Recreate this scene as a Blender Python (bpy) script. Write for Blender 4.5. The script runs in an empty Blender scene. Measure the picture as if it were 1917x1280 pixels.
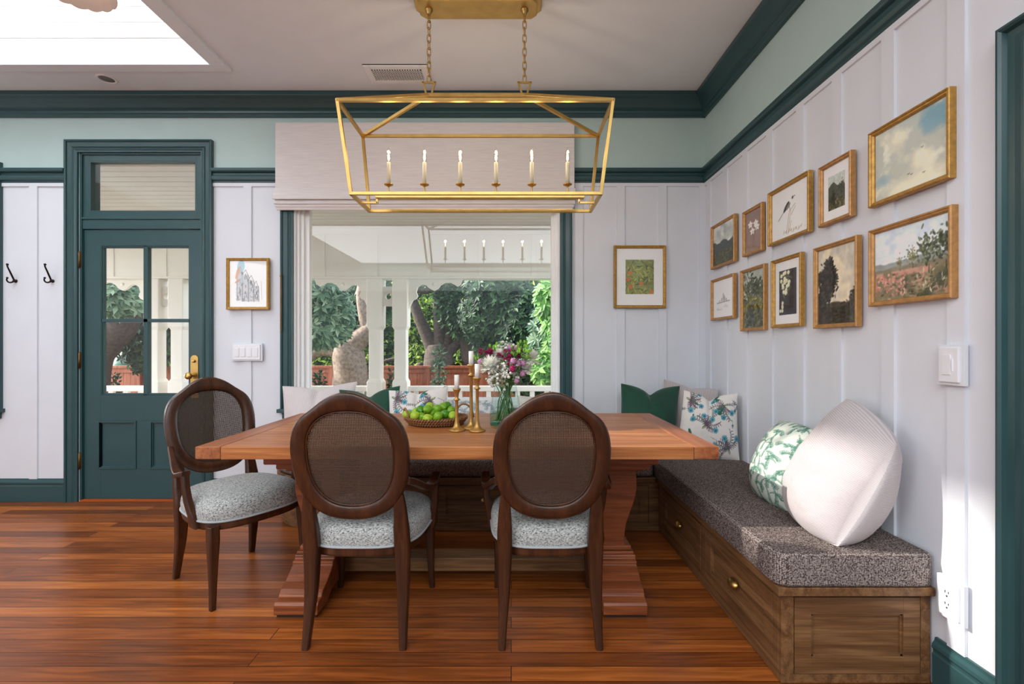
import bpy, bmesh, math, random
import numpy as np
from mathutils import Vector, Matrix
C = bpy.context.scene.collection
PI = math.pi
F = 880.0            # focal length in pixels of the 1917x1280 frame
PX, PY, CZ = 957.0, 648.0, 1.168
WALL = 3.544         # face of the back wall
RW = 1.462           # face of the right wall
CEIL = 3.04
def at(px, py, Y):
    return Vector(((px - PX) * Y / F, Y, CZ - (py - PY) * Y / F))
def wx(px, Y=WALL): return (px - PX) * Y / F
def wz(py, Y=WALL): return CZ - (py - PY) * Y / F
def lin(c):
    c = c / 255.0
    return c / 12.92 if c <= 0.04045 else ((c + 0.055) / 1.055) ** 2.4
def rgb(r, g, b): return (lin(r), lin(g), lin(b), 1.0)

# ------------------------------------------------------------------ materials
def new_mat(name):
    m = bpy.data.materials.new(name); m.use_nodes = True
    nt = m.node_tree; b = nt.nodes['Principled BSDF']
    return m, nt, b
def N(nt, t, **kw):
    n = nt.nodes.new(t)
    for k, v in kw.items():
        if k in n.inputs.keys(): n.inputs[k].default_value = v
        else: setattr(n, k, v)
    return n
def ramp(nt, fac, stops):
    r = nt.nodes.new('ShaderNodeValToRGB')
    e = r.color_ramp.elements
    while len(e) < len(stops): e.new(0.5)
    for i, (p, c) in enumerate(stops):
        e[i].position = p; e[i].color = c
    nt.links.new(fac, r.inputs[0]); return r
def coords(nt, scale=(1, 1, 1), kind='Object'):
    tc = nt.nodes.new('ShaderNodeTexCoord'); mp = nt.nodes.new('ShaderNodeMapping')
    mp.inputs['Scale'].default_value = scale
    nt.links.new(tc.outputs[kind], mp.inputs[0]); return mp.outputs[0]
def bump(nt, b, h, strength=0.2, dist=0.002):
    bp = N(nt, 'ShaderNodeBump'); bp.inputs['Strength'].default_value = strength; bp.inputs['Distance'].default_value = dist
    nt.links.new(h, bp.inputs['Height']); nt.links.new(bp.outputs[0], b.inputs['Normal'])
def plain(name, col, rough=0.5, metal=0.0, var=0.06, nscale=6, coat=0.0, bmp=0.0):
    m, nt, b = new_mat(name)
    b.inputs['Roughness'].default_value = rough; b.inputs['Metallic'].default_value = metal
    b.inputs['Coat Weight'].default_value = coat
    n = N(nt, 'ShaderNodeTexNoise'); n.inputs['Scale'].default_value = nscale; n.inputs['Detail'].default_value = 4
    nt.links.new(coords(nt), n.inputs['Vector'])
    a = tuple(c * (1 - var) for c in col[:3]) + (1,); d = tuple(min(1, c * (1 + var)) for c in col[:3]) + (1,)
    r = ramp(nt, n.outputs['Fac'], [(0.3, a), (0.7, d)])
    nt.links.new(r.outputs[0], b.inputs['Base Color'])
    if bmp: bump(nt, b, n.outputs['Fac'], bmp)
    return m
def wood(name, dark, mid, light, axis='X', rough=0.4, scale=1.0, bmp=0.12, coat=0.0, rings=18.0):
    m, nt, b = new_mat(name)
    s = [rings, rings, rings]; s['XYZ'.index(axis)] = rings * 0.06
    v = coords(nt, tuple(x * scale for x in s))
    n1 = N(nt, 'ShaderNodeTexNoise'); n1.inputs['Scale'].default_value = 1.0; n1.inputs['Detail'].default_value = 6; n1.inputs['Distortion'].default_value = 1.2
    nt.links.new(v, n1.inputs['Vector'])
    s2 = [160, 160, 160]; s2['XYZ'.index(axis)] = 5
    v2 = coords(nt, tuple(x * scale for x in s2))
    n2 = N(nt, 'ShaderNodeTexNoise'); n2.inputs['Scale'].default_value = 1.0; n2.inputs['Detail'].default_value = 3
    nt.links.new(v2, n2.inputs['Vector'])
    mx = N(nt, 'ShaderNodeMath', operation='MULTIPLY_ADD'); mx.inputs[1].default_value = 0.35
    nt.links.new(n2.outputs['Fac'], mx.inputs[0]); 
    ms = N(nt, 'ShaderNodeMath', operation='MULTIPLY'); ms.inputs[1].default_value = 0.72
    nt.links.new(n1.outputs['Fac'], ms.inputs[0]); nt.links.new(ms.outputs[0], mx.inputs[2])
    r = ramp(nt, mx.outputs[0], [(0.33, dark), (0.52, mid), (0.72, light)])
    nt.links.new(r.outputs[0], b.inputs['Base Color'])
    b.inputs['Roughness'].default_value = rough; b.inputs['Coat Weight'].default_value = coat; b.inputs['Coat Roughness'].default_value = 0.25
    bump(nt, b, n2.outputs['Fac'], bmp, 0.001)
    return m
def tweed(name, stops, scale=300, rough=0.95, bmp=0.6, stretch=(1, 1, 1), dist=0.002):
    m, nt, b = new_mat(name)
    v = coords(nt, stretch)
    n = N(nt, 'ShaderNodeTexNoise'); n.inputs['Scale'].default_value = scale; n.inputs['Detail'].default_value = 3; n.inputs['Roughness'].default_value = 0.7
    nt.links.new(v, n.inputs['Vector'])
    r = ramp(nt, n.outputs['Fac'], stops); nt.links.new(r.outputs[0], b.inputs['Base Color'])
    b.inputs['Roughness'].default_value = rough; b.inputs['Specular IOR Level'].default_value = 0.15
    b.inputs['Sheen Weight'].default_value = 0.15
    bump(nt, b, n.outputs['Fac'], bmp, dist)
    return m
def painted(name, rough=0.9, spec=0.2, bscale=0, sheen=0.0, bmp=0.3):
    m, nt, b = new_mat(name)
    a = N(nt, 'ShaderNodeAttribute', attribute_name='paint')
    nt.links.new(a.outputs['Color'], b.inputs['Base Color'])
    b.inputs['Roughness'].default_value = rough; b.inputs['Specular IOR Level'].default_value = spec
    b.inputs['Sheen Weight'].default_value = sheen
    if bscale:
        n = N(nt, 'ShaderNodeTexNoise'); n.inputs['Scale'].default_value = bscale
        nt.links.new(coords(nt), n.inputs['Vector']); bump(nt, b, n.outputs['Fac'], bmp)
    return m
def glass(name, tint=(1, 1, 1, 1), ior=1.45, rough=0.0, boost=1.0):
    m = bpy.data.materials.new(name); m.use_nodes = True; nt = m.node_tree; nt.nodes.clear()
    o = N(nt, 'ShaderNodeOutputMaterial'); mix = N(nt, 'ShaderNodeMixShader')
    t = N(nt, 'ShaderNodeBsdfTransparent'); t.inputs[0].default_value = tint
    g = N(nt, 'ShaderNodeBsdfGlossy'); g.inputs['Roughness'].default_value = rough
    lw = N(nt, 'ShaderNodeLayerWeight'); lw.inputs[0].default_value = 0.5
    pw = N(nt, 'ShaderNodeMath', operation='POWER'); pw.inputs[1].default_value = 5.0; nt.links.new(lw.outputs['Facing'], pw.inputs[0])
    r0 = ((ior - 1) / (ior + 1)) ** 2 * boost
    mu = N(nt, 'ShaderNodeMath', operation='MULTIPLY_ADD'); mu.inputs[1].default_value = 0.8; mu.inputs[2].default_value = r0
    nt.links.new(pw.outputs[0], mu.inputs[0]); nt.links.new(mu.outputs[0], mix.inputs[0])
    nt.links.new(t.outputs[0], mix.inputs[1]); nt.links.new(g.outputs[0], mix.inputs[2]); nt.links.new(mix.outputs[0], o.inputs[0])
    return m
def emit(name, col, s):
    m = bpy.data.materials.new(name); m.use_nodes = True; nt = m.node_tree
    b = nt.nodes['Principled BSDF']; b.inputs['Emission Color'].default_value = col; b.inputs['Emission Strength'].default_value = s
    b.inputs['Base Color'].default_value = col
    return m
def leaf_mat(name, stops, rough=0.45):
    m, nt, b = new_mat(name)
    g = N(nt, 'ShaderNodeNewGeometry')
    r = ramp(nt, g.outputs['Random Per Island'], stops); nt.links.new(r.outputs[0], b.inputs['Base Color'])
    b.inputs['Roughness'].default_value = rough; b.inputs['Specular IOR Level'].default_value = 0.25
    o = nt.nodes['Material Output']; tr = N(nt, 'ShaderNodeBsdfTranslucent'); nt.links.new(r.outputs[0], tr.inputs[0])
    mix = N(nt, 'ShaderNodeMixShader'); mix.inputs[0].default_value = 0.3
    nt.links.new(b.outputs[0], mix.inputs[1]); nt.links.new(tr.outputs[0], mix.inputs[2]); nt.links.new(mix.outputs[0], o.inputs[0])
    return m
def plank_floor():
    m, nt, b = new_mat('fir_floor')
    v = coords(nt)
    br = N(nt, 'ShaderNodeTexBrick'); br.inputs['Scale'].default_value = 1.0
    br.inputs['Brick Width'].default_value = 2.6; br.inputs['Row Height'].default_value = 0.078
    br.inputs['Mortar Size'].default_value = 0.0017; br.inputs['Mortar Smooth'].default_value = 0.3; br.inputs['Bias'].default_value = 0.0
    br.offset = 0.37; br.squash = 1.0
    br.inputs['Color1'].default_value = (0, 0, 0, 1); br.inputs['Color2'].default_value = (1, 1, 1, 1); br.inputs['Mortar'].default_value = (0, 0, 0, 1)
    nt.links.new(v, br.inputs['Vector'])
    # offset grain by plank
    ad = N(nt, 'ShaderNodeVectorMath', operation='MULTIPLY_ADD')
    nt.links.new(br.outputs['Color'], ad.inputs[0]); ad.inputs[1].default_value = (7, 3, 0); nt.links.new(v, ad.inputs[2])
    mp = N(nt, 'ShaderNodeMapping'); mp.inputs['Scale'].default_value = (1.6, 26, 1); nt.links.new(ad.outputs[0], mp.inputs[0])
    n = N(nt, 'ShaderNodeTexNoise'); n.inputs['Scale'].default_value = 1.6; n.inputs['Detail'].default_value = 7; n.inputs['Distortion'].default_value = 1.0
    nt.links.new(mp.outputs[0], n.inputs['Vector'])
    n3 = N(nt, 'ShaderNodeTexNoise'); n3.inputs['Scale'].default_value = 1.3; n3.inputs['Detail'].default_value = 4
    nt.links.new(v, n3.inputs['Vector'])
    s1 = N(nt, 'ShaderNodeMath', operation='MULTIPLY'); s1.inputs[1].default_value = 0.30; nt.links.new(br.outputs['Color'], s1.inputs[0])
    s2 = N(nt, 'ShaderNodeMath', operation='MULTIPLY_ADD'); s2.inputs[1].default_value = 0.62; nt.links.new(n.outputs['Fac'], s2.inputs[0]); nt.links.new(s1.outputs[0], s2.inputs[2])
    s3 = N(nt, 'ShaderNodeMath', operation='MULTIPLY_ADD'); s3.inputs[1].default_value = 0.35; nt.links.new(n3.outputs['Fac'], s3.inputs[0]); nt.links.new(s2.outputs[0], s3.inputs[2])
    r = ramp(nt, s3.outputs[0], [(0.36, FLOOR_COLS[0]), (0.58, FLOOR_COLS[1]), (0.72, FLOOR_COLS[2]), (0.9, FLOOR_COLS[3])])
    mx = N(nt, 'ShaderNodeMix', data_type='RGBA'); mx.inputs[7].default_value = rgb(40, 16, 8)
    nt.links.new(br.outputs['Fac'], mx.inputs[0]); nt.links.new(r.outputs[0], mx.inputs[6]); nt.links.new(mx.outputs[2], b.inputs['Base Color'])
    rr = N(nt, 'ShaderNodeMapRange'); rr.inputs['To Min'].default_value = 0.2; rr.inputs['To Max'].default_value = 0.42
    nt.links.new(n3.outputs['Fac'], rr.inputs[0]); nt.links.new(rr.outputs[0], b.inputs['Roughness'])
    b.inputs['Specular IOR Level'].default_value = 0.3
    inv = N(nt, 'ShaderNodeMath', operation='MULTIPLY_ADD'); inv.inputs[1].default_value = -3.0; nt.links.new(br.outputs['Fac'], inv.inputs[0]); nt.links.new(n.outputs['Fac'], inv.inputs[2])
    bump(nt, b, inv.outputs[0], 0.12, 0.0015)
    return m

# ------------------------------------------------------------------ mesh builder
class MB:
    def __init__(s): s.bm = bmesh.new(); s.mi = 0; s.sm = False
    def face(s, vs):
        try:
            f = s.bm.faces.new(vs); f.material_index = s.mi; f.smooth = s.sm; return f
        except ValueError: return None
    def v(s, p): return s.bm.verts.new(p)
    def box(s, x0, x1, y0, y1, z0, z1):
        v = [s.v((x, y, z)) for z in (z0, z1) for y in (y0, y1) for x in (x0, x1)]
        for q in ((0, 2, 3, 1), (4, 5, 7, 6), (0, 1, 5, 4), (2, 6, 7, 3), (0, 4, 6, 2), (1, 3, 7, 5)): s.face([v[i] for i in q])
        return s
    def ring(s, x0, x1, z0, z1, qx, qz0, qz1, ya, yb, qx1=None):
        qx1 = qx if qx1 is None else qx1
        s.box(x0, x0 + qx, ya, yb, z0, z1); s.box(x1 - qx1, x1, ya, yb, z0, z1)
        s.box(x0 + qx, x1 - qx1, ya, yb, z1 - qz1, z1); s.box(x0 + qx, x1 - qx1, ya, yb, z0, z0 + qz0); return s
    def obox(s, c, u, v_, n, hu, hv, hn):
        c = Vector(c); u = Vector(u); v_ = Vector(v_); n = Vector(n)
        v = [s.v(c + u * (a * hu) + v_ * (b * hv) + n * (d * hn)) for d in (-1, 1) for b in (-1, 1) for a in (-1, 1)]
        for q in ((0, 2, 3, 1), (4, 5, 7, 6), (0, 1, 5, 4), (2, 6, 7, 3), (0, 4, 6, 2), (1, 3, 7, 5)): s.face([v[i] for i in q])
        return s
    def prism(s, pts, fn, a, b):   # pts 2-D polygon, fn(p, t) -> 3-D
        A = [s.v(fn(p, a)) for p in pts]; B = [s.v(fn(p, b)) for p in pts]
        n = len(pts)
        sm = s.sm; s.sm = False
        s.face(A[::-1]); s.face(B); s.sm = sm
        for i in range(n): s.face([A[i], A[(i + 1) % n], B[(i + 1) % n], B[i]])
        return s
    def rings(s, rings, closed_cap=True, loop=False):
        R = [[s.v(p) for p in r] for r in rings]; n = len(R[0])
        m = len(R)
        for i in range(m if loop else m - 1):
            a, b = R[i], R[(i + 1) % m]
            for j in range(n): s.face([a[j], a[(j + 1) % n], b[(j + 1) % n], b[j]])
        if closed_cap and not loop:
            s.face(R[0][::-1]); s.face(R[-1])
        return s
    def tube(s, pts, r, seg=10, loop=False):
        pts = [Vector(p) for p in pts]; n = len(pts)
        rr = r if isinstance(r, (list, tuple)) else [r] * n
        rings = []; prev = None
        for i, p in enumerate(pts):
            if loop: d = pts[(i + 1) % n] - pts[i - 1]
            else: d = pts[min(i + 1, n - 1)] - pts[max(i - 1, 0)]
            d.normalize()
            if prev is None:
                prev = d.orthogonal().normalized()
            prev = (prev - d * prev.dot(d)).normalized()
            q = d.cross(prev)
            rings.append([p + (prev * math.cos(2 * PI * k / seg) + q * math.sin(2 * PI * k / seg)) * rr[i] for k in range(seg)])
        return s.rings(rings, True, loop)
    def sweep(s, pts, sizes, U, V, k=0.3):  # chamfered rectangular section along pts
        U = Vector(U); V = Vector(V); rings = []
        for p, (a, b) in zip(pts, sizes):
            p = Vector(p); a /= 2; b /= 2; c = k * min(a, b)
            o = [(a, b - c), (a - c, b), (-a + c, b), (-a, b - c), (-a, -b + c), (-a + c, -b), (a - c, -b), (a, -b + c)]
            rings.append([p + U * x + V * y for x, y in o])
        return s.rings(rings)
    def lathe(s, prof, c, seg=24, axis='Z'):
        c = Vector(c); rings = []
        for r, z in prof:
            ring = []
            for k in range(seg):
                a = 2 * PI * k / seg; x, y = r * math.cos(a), r * math.sin(a)
                ring.append(c + (Vector((x, y, z)) if axis == 'Z' else Vector((x, -z, y)) if axis == 'Y' else Vector((-z, x, y))))
            rings.append(ring)
        return s.rings(rings)
    def sphere(s, c, r, su=12, sv=8, scale=(1, 1, 1)):
        c = Vector(c); rings = []
        for i in range(sv + 1):
            t = PI * (0.02 + 0.96 * i / sv)
            rings.append([c + Vector((r * math.sin(t) * math.cos(2 * PI * k / su) * scale[0], r * math.sin(t) * math.sin(2 * PI * k / su) * scale[1], -r * math.cos(t) * scale[2])) for k in range(su)])
        return s.rings(rings)
    def xform(s, M, since=0):
        for v in list(s.bm.verts)[since:]: v.co = M @ v.co
        return s
BASE = {}
def link(o): C.objects.link(o); return o
def thing(name, label=None, cat=None, loc=(0, 0, 0), group=None, kind=None):
    o = bpy.data.objects.new(name, None); link(o); o.location = loc; BASE[o.name] = Vector(loc); o.empty_display_size = 0.05
    tag(o, label, cat, group, kind); return o
def tag(o, label=None, cat=None, group=None, kind=None):
    if label: o['label'] = label
    if cat: o['category'] = cat
    if group: o['group'] = group
    if kind: o['kind'] = kind
    return o
def obj(name, mb, mats, parent=None, base=None, bevel=0, smooth=None, seg=2, norm=True):
    off = Vector(base) if base is not None else (BASE[parent.name] if parent else Vector((0, 0, 0)))
    if norm: bmesh.ops.recalc_face_normals(mb.bm, faces=mb.bm.faces)
    for v in mb.bm.verts: v.co -= off
    me = bpy.data.meshes.new(name); mb.bm.to_mesh(me); mb.bm.free()
    for m in (mats if isinstance(mats, (list, tuple)) else [mats]): me.materials.append(m)
    o = bpy.data.objects.new(name, me); link(o)
    if parent: o.parent = parent; BASE[o.name] = off
    else: o.location = off; BASE[o.name] = off
    if smooth is not None:
        for p in me.polygons: p.use_smooth = True
    if bevel:
        md = o.modifiers.new('bevel', 'BEVEL'); md.width = bevel; md.segments = seg; md.limit_method = 'ANGLE'; md.angle_limit = 0.6
        md.harden_normals = False
    return o
def one(name, mb, mats, label, cat, base, group=None, kind=None, **kw):
    o = obj(name, mb, mats, None, base, **kw); return tag(o, label, cat, group, kind)
def struct(name, mb, mats, **kw):
    o = obj(name, mb, mats, **kw); o['kind'] = 'structure'; return o
def dup(root, loc, rotz=0.0, label=None):
    def cp(o, par):
        c = o.copy(); link(c); c.parent = par
        for ch in [x for x in bpy.data.objects if x.parent == o]: cp(ch, c)
        return c
    r = cp(root, None); r.location = loc; r.rotation_euler = (0, 0, rotz)
    if label: r['label'] = label
    return r
def catmull(pts, n=6):
    P = [Vector(p) for p in pts]; out = []
    for i in range(len(P) - 1):
        p0, p1, p2, p3 = P[max(i - 1, 0)], P[i], P[i + 1], P[min(i + 2, len(P) - 1)]
        for k in range(n):
            t = k / n
            out.append(0.5 * ((2 * p1) + (p2 - p0) * t + (2 * p0 - 5 * p1 + 4 * p2 - p3) * t * t + (3 * p1 - p0 - 3 * p2 + p3) * t ** 3))
    out.append(P[-1]); return out
def lerp_list(vals, m):
    return list(np.interp(np.linspace(0, len(vals) - 1, m), range(len(vals)), vals))

# ------------------------------------------------------------------ numpy painting
def fbm(w, h, base=4, octv=5, seed=0, sx=1.0, sy=1.0):
    rs = np.random.RandomState(seed); out = np.zeros((h, w)); amp = 1; tot = 0
    for o in range(octv):
        gx = max(2, int(base * sx * 2 ** o)) + 1; gy = max(2, int(base * sy * 2 ** o)) + 1
        g = rs.rand(gy + 1, gx + 1)
        x = np.linspace(0, gx - 0.001, w); y = np.linspace(0, gy - 0.001, h)
        xi = x.astype(int); yi = y.astype(int); fx = x - xi; fy = y - yi
        fx = fx * fx * (3 - 2 * fx); fy = fy * fy * (3 - 2 * fy)
        a = g[np.ix_(yi, xi)]; b = g[np.ix_(yi, xi + 1)]; c = g[np.ix_(yi + 1, xi)]; d = g[np.ix_(yi + 1, xi + 1)]
        out += amp * ((a * (1 - fx) + b * fx) * (1 - fy[:, None]) + (c * (1 - fx) + d * fx) * fy[:, None])
        tot += amp; amp *= 0.5
    return out / tot
class Canvas:      # y up, coordinates 0..1, colours sRGB 0..255
    def __init__(s, w, h, col):
        s.w, s.h = w, h; s.a = np.ones((h, w, 3)) * np.array(col, float)
        s.X, s.Y = np.meshgrid((np.arange(w) + 0.5) / w, (np.arange(h) + 0.5) / h); s.asp = w / h
    def mix(s, m, col):
        m = np.clip(m, 0, 1)[..., None]; s.a = s.a * (1 - m) + np.array(col, float) * m
    def soft(s, d, e): return np.clip(0.5 - d / e, 0, 1)
    def disc(s, x, y, r, col, e=None, al=1.0, ry=None):
        e = e or 1.5 / s.h
        d = np.hypot((s.X - x) * s.asp, (s.Y - y) * (r / ry if ry else 1)) - r
        s.mix(s.soft(d, e) * al, col)
    def line(s, pts, wd, col, e=None, al=1.0):
        e = e or 1.2 / s.h; D = np.full((s.h, s.w), 9.0)
        for (x0, y0), (x1, y1) in zip(pts[:-1], pts[1:]):
            ax, bx = x0 * s.asp, x1 * s.asp; dx, dy = bx - ax, y1 - y0; L = dx * dx + dy * dy + 1e-12
            t = np.clip(((s.X * s.asp - ax) * dx + (s.Y - y0) * dy) / L, 0, 1)
            D = np.minimum(D, np.hypot(s.X * s.asp - ax - t * dx, s.Y - y0 - t * dy))
        s.mix(s.soft(D - wd / 2, e) * al, col)
    def leaf(s, x, y, ang, L, W, col, al=1.0):
        dx = (s.X - x) * s.asp; dy = s.Y - y; c, n = math.cos(ang), math.sin(ang)
        u = (dx * c + dy * n) / L; v = (-dx * n + dy * c)
        half = W * np.sqrt(np.clip(4 * u * (1 - u), 0, 1)) * 0.5
        s.mix(((u > 0) & (u < 1)) * s.soft(np.abs(v) - half, 1.2 / s.h) * al, col)
    def linear(s):
        c = np.clip(s.a, 0, 255) / 255
        return np.where(c <= 0.04045, c / 12.92, ((c + 0.055) / 1.055) ** 2.4)
    def sample(s, U, V):
        L = s.linear(); xi = np.clip((U * s.w).astype(int), 0, s.w - 1); yi = np.clip((V * s.h).astype(int), 0, s.h - 1)
        return L[yi, xi]
def set_paint(me, cols):
    at_ = me.color_attributes.new('paint', 'FLOAT_COLOR', 'POINT')
    d = np.ones((len(me.vertices), 4), dtype=np.float32); d[:, :3] = cols
    at_.data.foreach_set('color', d.ravel())
def canvas_mesh(name, cv, P00, U, V, mat, parent=None):   # flat painted panel, P00 lower left, spans U and V
    w, h = cv.w, cv.h
    off = BASE[parent.name] if parent else Vector((0, 0, 0))
    us, vs = np.meshgrid(np.linspace(0, 1, w), np.linspace(0, 1, h))
    P = np.array(P00 - off)[None, None, :] + us[..., None] * np.array(U) + vs[..., None] * np.array(V)
    verts = P.reshape(-1, 3)
    idx = np.arange(w * h).reshape(h, w)
    q = np.stack([idx[:-1, :-1], idx[:-1, 1:], idx[1:, 1:], idx[1:, :-1]], -1).reshape(-1, 4)
    me = bpy.data.meshes.new(name); me.from_pydata(verts.tolist(), [], q.tolist()); me.update()
    set_paint(me, cv.linear().reshape(-1, 3)); me.materials.append(mat)
    o = bpy.data.objects.new(name, me); link(o)
    if parent: o.parent = parent
    return o
def pillow(name, label, BL, BR, TR, TL, T, mat, cv=None, n=64, chop=0.0, pull=0.055, group=None, seed=1, sag=0.0, wr=0.004, rnd_=0.0, full=0.62):
    BL, BR, TR, TL = [np.array(p, float) for p in (BL, BR, TR, TL)]
    ctr = (BL + BR + TR + TL) / 4
    nrm = np.cross(BR - BL, TL - BL); nrm /= np.linalg.norm(nrm)
    up = (TL + TR - BL - BR) / 2; W = np.linalg.norm(BR - BL); H = np.linalg.norm(up); up = up / H
    s = np.linspace(-1, 1, n); A, B = np.meshgrid(s, s)
    a = A * (1 - pull * 1.2 * (1 - B ** 2)); b = B * (1 - pull * 1.2 * (1 - A ** 2))
    a, b = a * np.sqrt(1 - rnd_ * b ** 4 / 2), b * np.sqrt(1 - rnd_ * a ** 4 / 2)
    u, v = (a + 1) / 2, (b + 1) / 2
    P = (BL[None, None] * ((1 - u) * (1 - v))[..., None] + BR * (u * (1 - v))[..., None] + TR * (u * v)[..., None] + TL * ((1 - u) * v)[..., None])
    prof = ((1 - np.abs(A) ** 2.2) * (1 - np.abs(B) ** 2.2)).clip(0) ** full
    ch = np.exp(-np.sqrt(A ** 2 + .003) / 0.3) * np.clip((B + 0.2) / 1.2, 0, 1) ** 2
    P = P - up[None, None] * (chop * ch)[..., None]
    crease = np.exp(-(A / 0.10) ** 2) * np.clip((B - 0.1) / 0.9, 0, 1)
    th = T / 2 * prof * (1 - (0.6 if chop else 0) * crease)
    th = th * (1 - sag * B)
    wn = (fbm(n, n, 3, 4, seed) - 0.5) * 2 * wr * 3 * prof
    wn2 = (fbm(n, n, 3, 4, seed + 50) - 0.5) * 2 * wr * 3 * prof
    F_ = P + nrm * (th + wn)[..., None]; K = P - nrm * (th + wn2)[..., None]
    verts = np.concatenate([F_.reshape(-1, 3), K.reshape(-1, 3)])
    base = verts[np.argmin(verts[:, 2])].copy(); base[:2] = ctr[:2]
    idx = np.arange(n * n).reshape(n, n); k = n * n
    f1 = np.stack([idx[:-1, :-1], idx[:-1, 1:], idx[1:, 1:], idx[1:, :-1]], -1).reshape(-1, 4)
    f2 = f1[:, ::-1] + k
    rim = np.concatenate([idx[0, :], idx[1:, -1], idx[-1, -2::-1], idx[-2:0:-1, 0]])
    r2 = np.roll(rim, -1); f3 = np.stack([rim, rim + k, r2 + k, r2], -1)
    me = bpy.data.meshes.new(name); me.from_pydata((verts - base).tolist(), [], np.concatenate([f1, f2, f3]).tolist()); me.update()
    for p in me.polygons: p.use_smooth = True
    uv = np.stack([np.tile(((A + 1) / 2).reshape(-1), 2), np.tile(((B + 1) / 2).reshape(-1), 2)], -1)
    if cv is not None: set_paint(me, cv.sample(uv[:, 0], uv[:, 1]))
    l = me.uv_layers.new(name='UVMap')
    vi = np.zeros(len(me.loops), dtype=np.int32); me.loops.foreach_get('vertex_index', vi)
    l.data.foreach_set('uv', (uv[vi] * np.array([W, H])).astype(np.float32).ravel())
    me.materials.append(mat)
    o = bpy.data.objects.new(name, me); link(o); o.location = base
    return tag(o, label, 'cushion', group)
E_LANT, E_TOP, E_REAR, E_LEFT, E_SUN, E_SKY = 75, 225, 16, 98, 9.0, 1.15
FILMIC, EXPO, LOOK = False, 0.0, 'None'
# ------------------------------------------------------------------ palette
FLOOR_COLS = [rgb(82, 41, 17), rgb(128, 67, 27), rgb(158, 86, 35), rgb(192, 114, 52)]
M_FLOOR = plank_floor()
M_WHITE = plain('white_board_paint', rgb(225, 228, 235), 0.45, var=0.015)
M_SAGE = plain('sage_wall_paint', rgb(188, 210, 206), 0.6, var=0.02)
M_TEAL = plain('deep_teal_trim_paint', rgb(46, 78, 81), 0.32, var=0.05)
M_CEIL = plain('ceiling_paint', rgb(238, 243, 248), 0.8, var=0.015)
M_TRIMW = plain('white_gloss_paint', rgb(244, 244, 244), 0.35, var=0.015)
M_BRASS = plain('aged_brass', rgb(200, 164, 98), 0.36, 1.0, var=0.12, nscale=14)
M_GOLDF = plain('gilt_frame', rgb(182, 138, 66), 0.42, 0.4, var=0.22, nscale=60, bmp=0.2)
M_GOLDW = plain('gilt_wood_frame', rgb(180, 132, 76), 0.42, 0.2, var=0.2, nscale=50, bmp=0.2)
M_CANDLE = plain('candle_wax', rgb(240, 238, 232), 0.5, var=0.02)
M_SLEEVE = plain('cream_candle_sleeve', rgb(238, 224, 188), 0.5, var=0.03)
M_BLACKI = plain('dark_iron', rgb(50, 40, 36), 0.4, 0.7, var=0.2, nscale=40)
M_DARK = plain('dark_void', rgb(32, 28, 26), 0.8)
M_GREY = plain('mesh_grey', rgb(110, 108, 106), 0.6)
M_PLATE = plain('switch_plastic', rgb(236, 236, 240), 0.3, var=0.01)
M_HINGE = plain('bronze_hinge', rgb(110, 86, 54), 0.4, 0.8, var=0.2, nscale=30)
M_TABLE = wood('cedar_table', rgb(128, 70, 32), rgb(168, 102, 54), rgb(198, 134, 80), 'X', 0.38, bmp=0.1)
M_TABLEY = wood('cedar_table_end', rgb(116, 60, 32), rgb(154, 90, 52), rgb(184, 116, 72), 'Y', 0.38, bmp=0.1)
M_PED = wood('stained_pedestal', rgb(84, 40, 18), rgb(128, 66, 34), rgb(160, 92, 52), 'X', 0.42)
M_CHAIR = wood('walnut_chair', rgb(32, 15, 6), rgb(60, 30, 13), rgb(84, 47, 22), 'Z', 0.36, coat=0.12, scale=0.8)
M_CANE = plain('woven_cane', rgb(66, 45, 30), 0.6, var=0.25, nscale=120)
M_BENCH = wood('grey_brown_oak', rgb(72, 48, 29), rgb(116, 80, 49), rgb(148, 110, 72), 'Y', 0.5, scale=1.4)
M_BENCHX = wood('grey_brown_oak_across', rgb(72, 48, 29), rgb(116, 80, 49), rgb(148, 110, 72), 'X', 0.5, scale=1.4)
M_TWEED = tweed('blue_grey_tweed', [(0.34, rgb(50, 52, 58)), (0.43, rgb(142, 146, 146)), (0.56, rgb(186, 188, 184)), (0.7, rgb(222, 220, 212))], 210, stretch=(0.6, 1, 1))
M_PIPING = plain('grey_piping', rgb(168, 174, 178), 0.8)
def bench_fabric():
    m, nt, b = new_mat('brown_grey_basketweave')
    v = coords(nt)
    n = N(nt, 'ShaderNodeTexNoise'); n.inputs['Scale'].default_value = 240; n.inputs['Detail'].default_value = 2; nt.links.new(v, n.inputs['Vector'])
    hs = []
    w = N(nt, 'ShaderNodeTexVoronoi'); w.inputs['Scale'].default_value = 170; w.inputs['Randomness'].default_value = 0.45; nt.links.new(v, w.inputs['Vector'])
    a = N(nt, 'ShaderNodeMath', operation='MULTIPLY_ADD'); a.inputs[1].default_value = -0.7; nt.links.new(w.outputs['Distance'], a.inputs[0]); nt.links.new(n.outputs['Fac'], a.inputs[2])
    r = ramp(nt, a.outputs[0], [(0.0, rgb(66, 56, 54)), (0.16, rgb(122, 110, 106)), (0.34, rgb(172, 160, 154))])
    nt.links.new(r.outputs[0], b.inputs['Base Color']); b.inputs['Roughness'].default_value = 0.95; b.inputs['Specular IOR Level'].default_value = 0.1
    bump(nt, b, a.outputs[0], 0.7, 0.003); return m
M_CUSH = bench_fabric()
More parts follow.
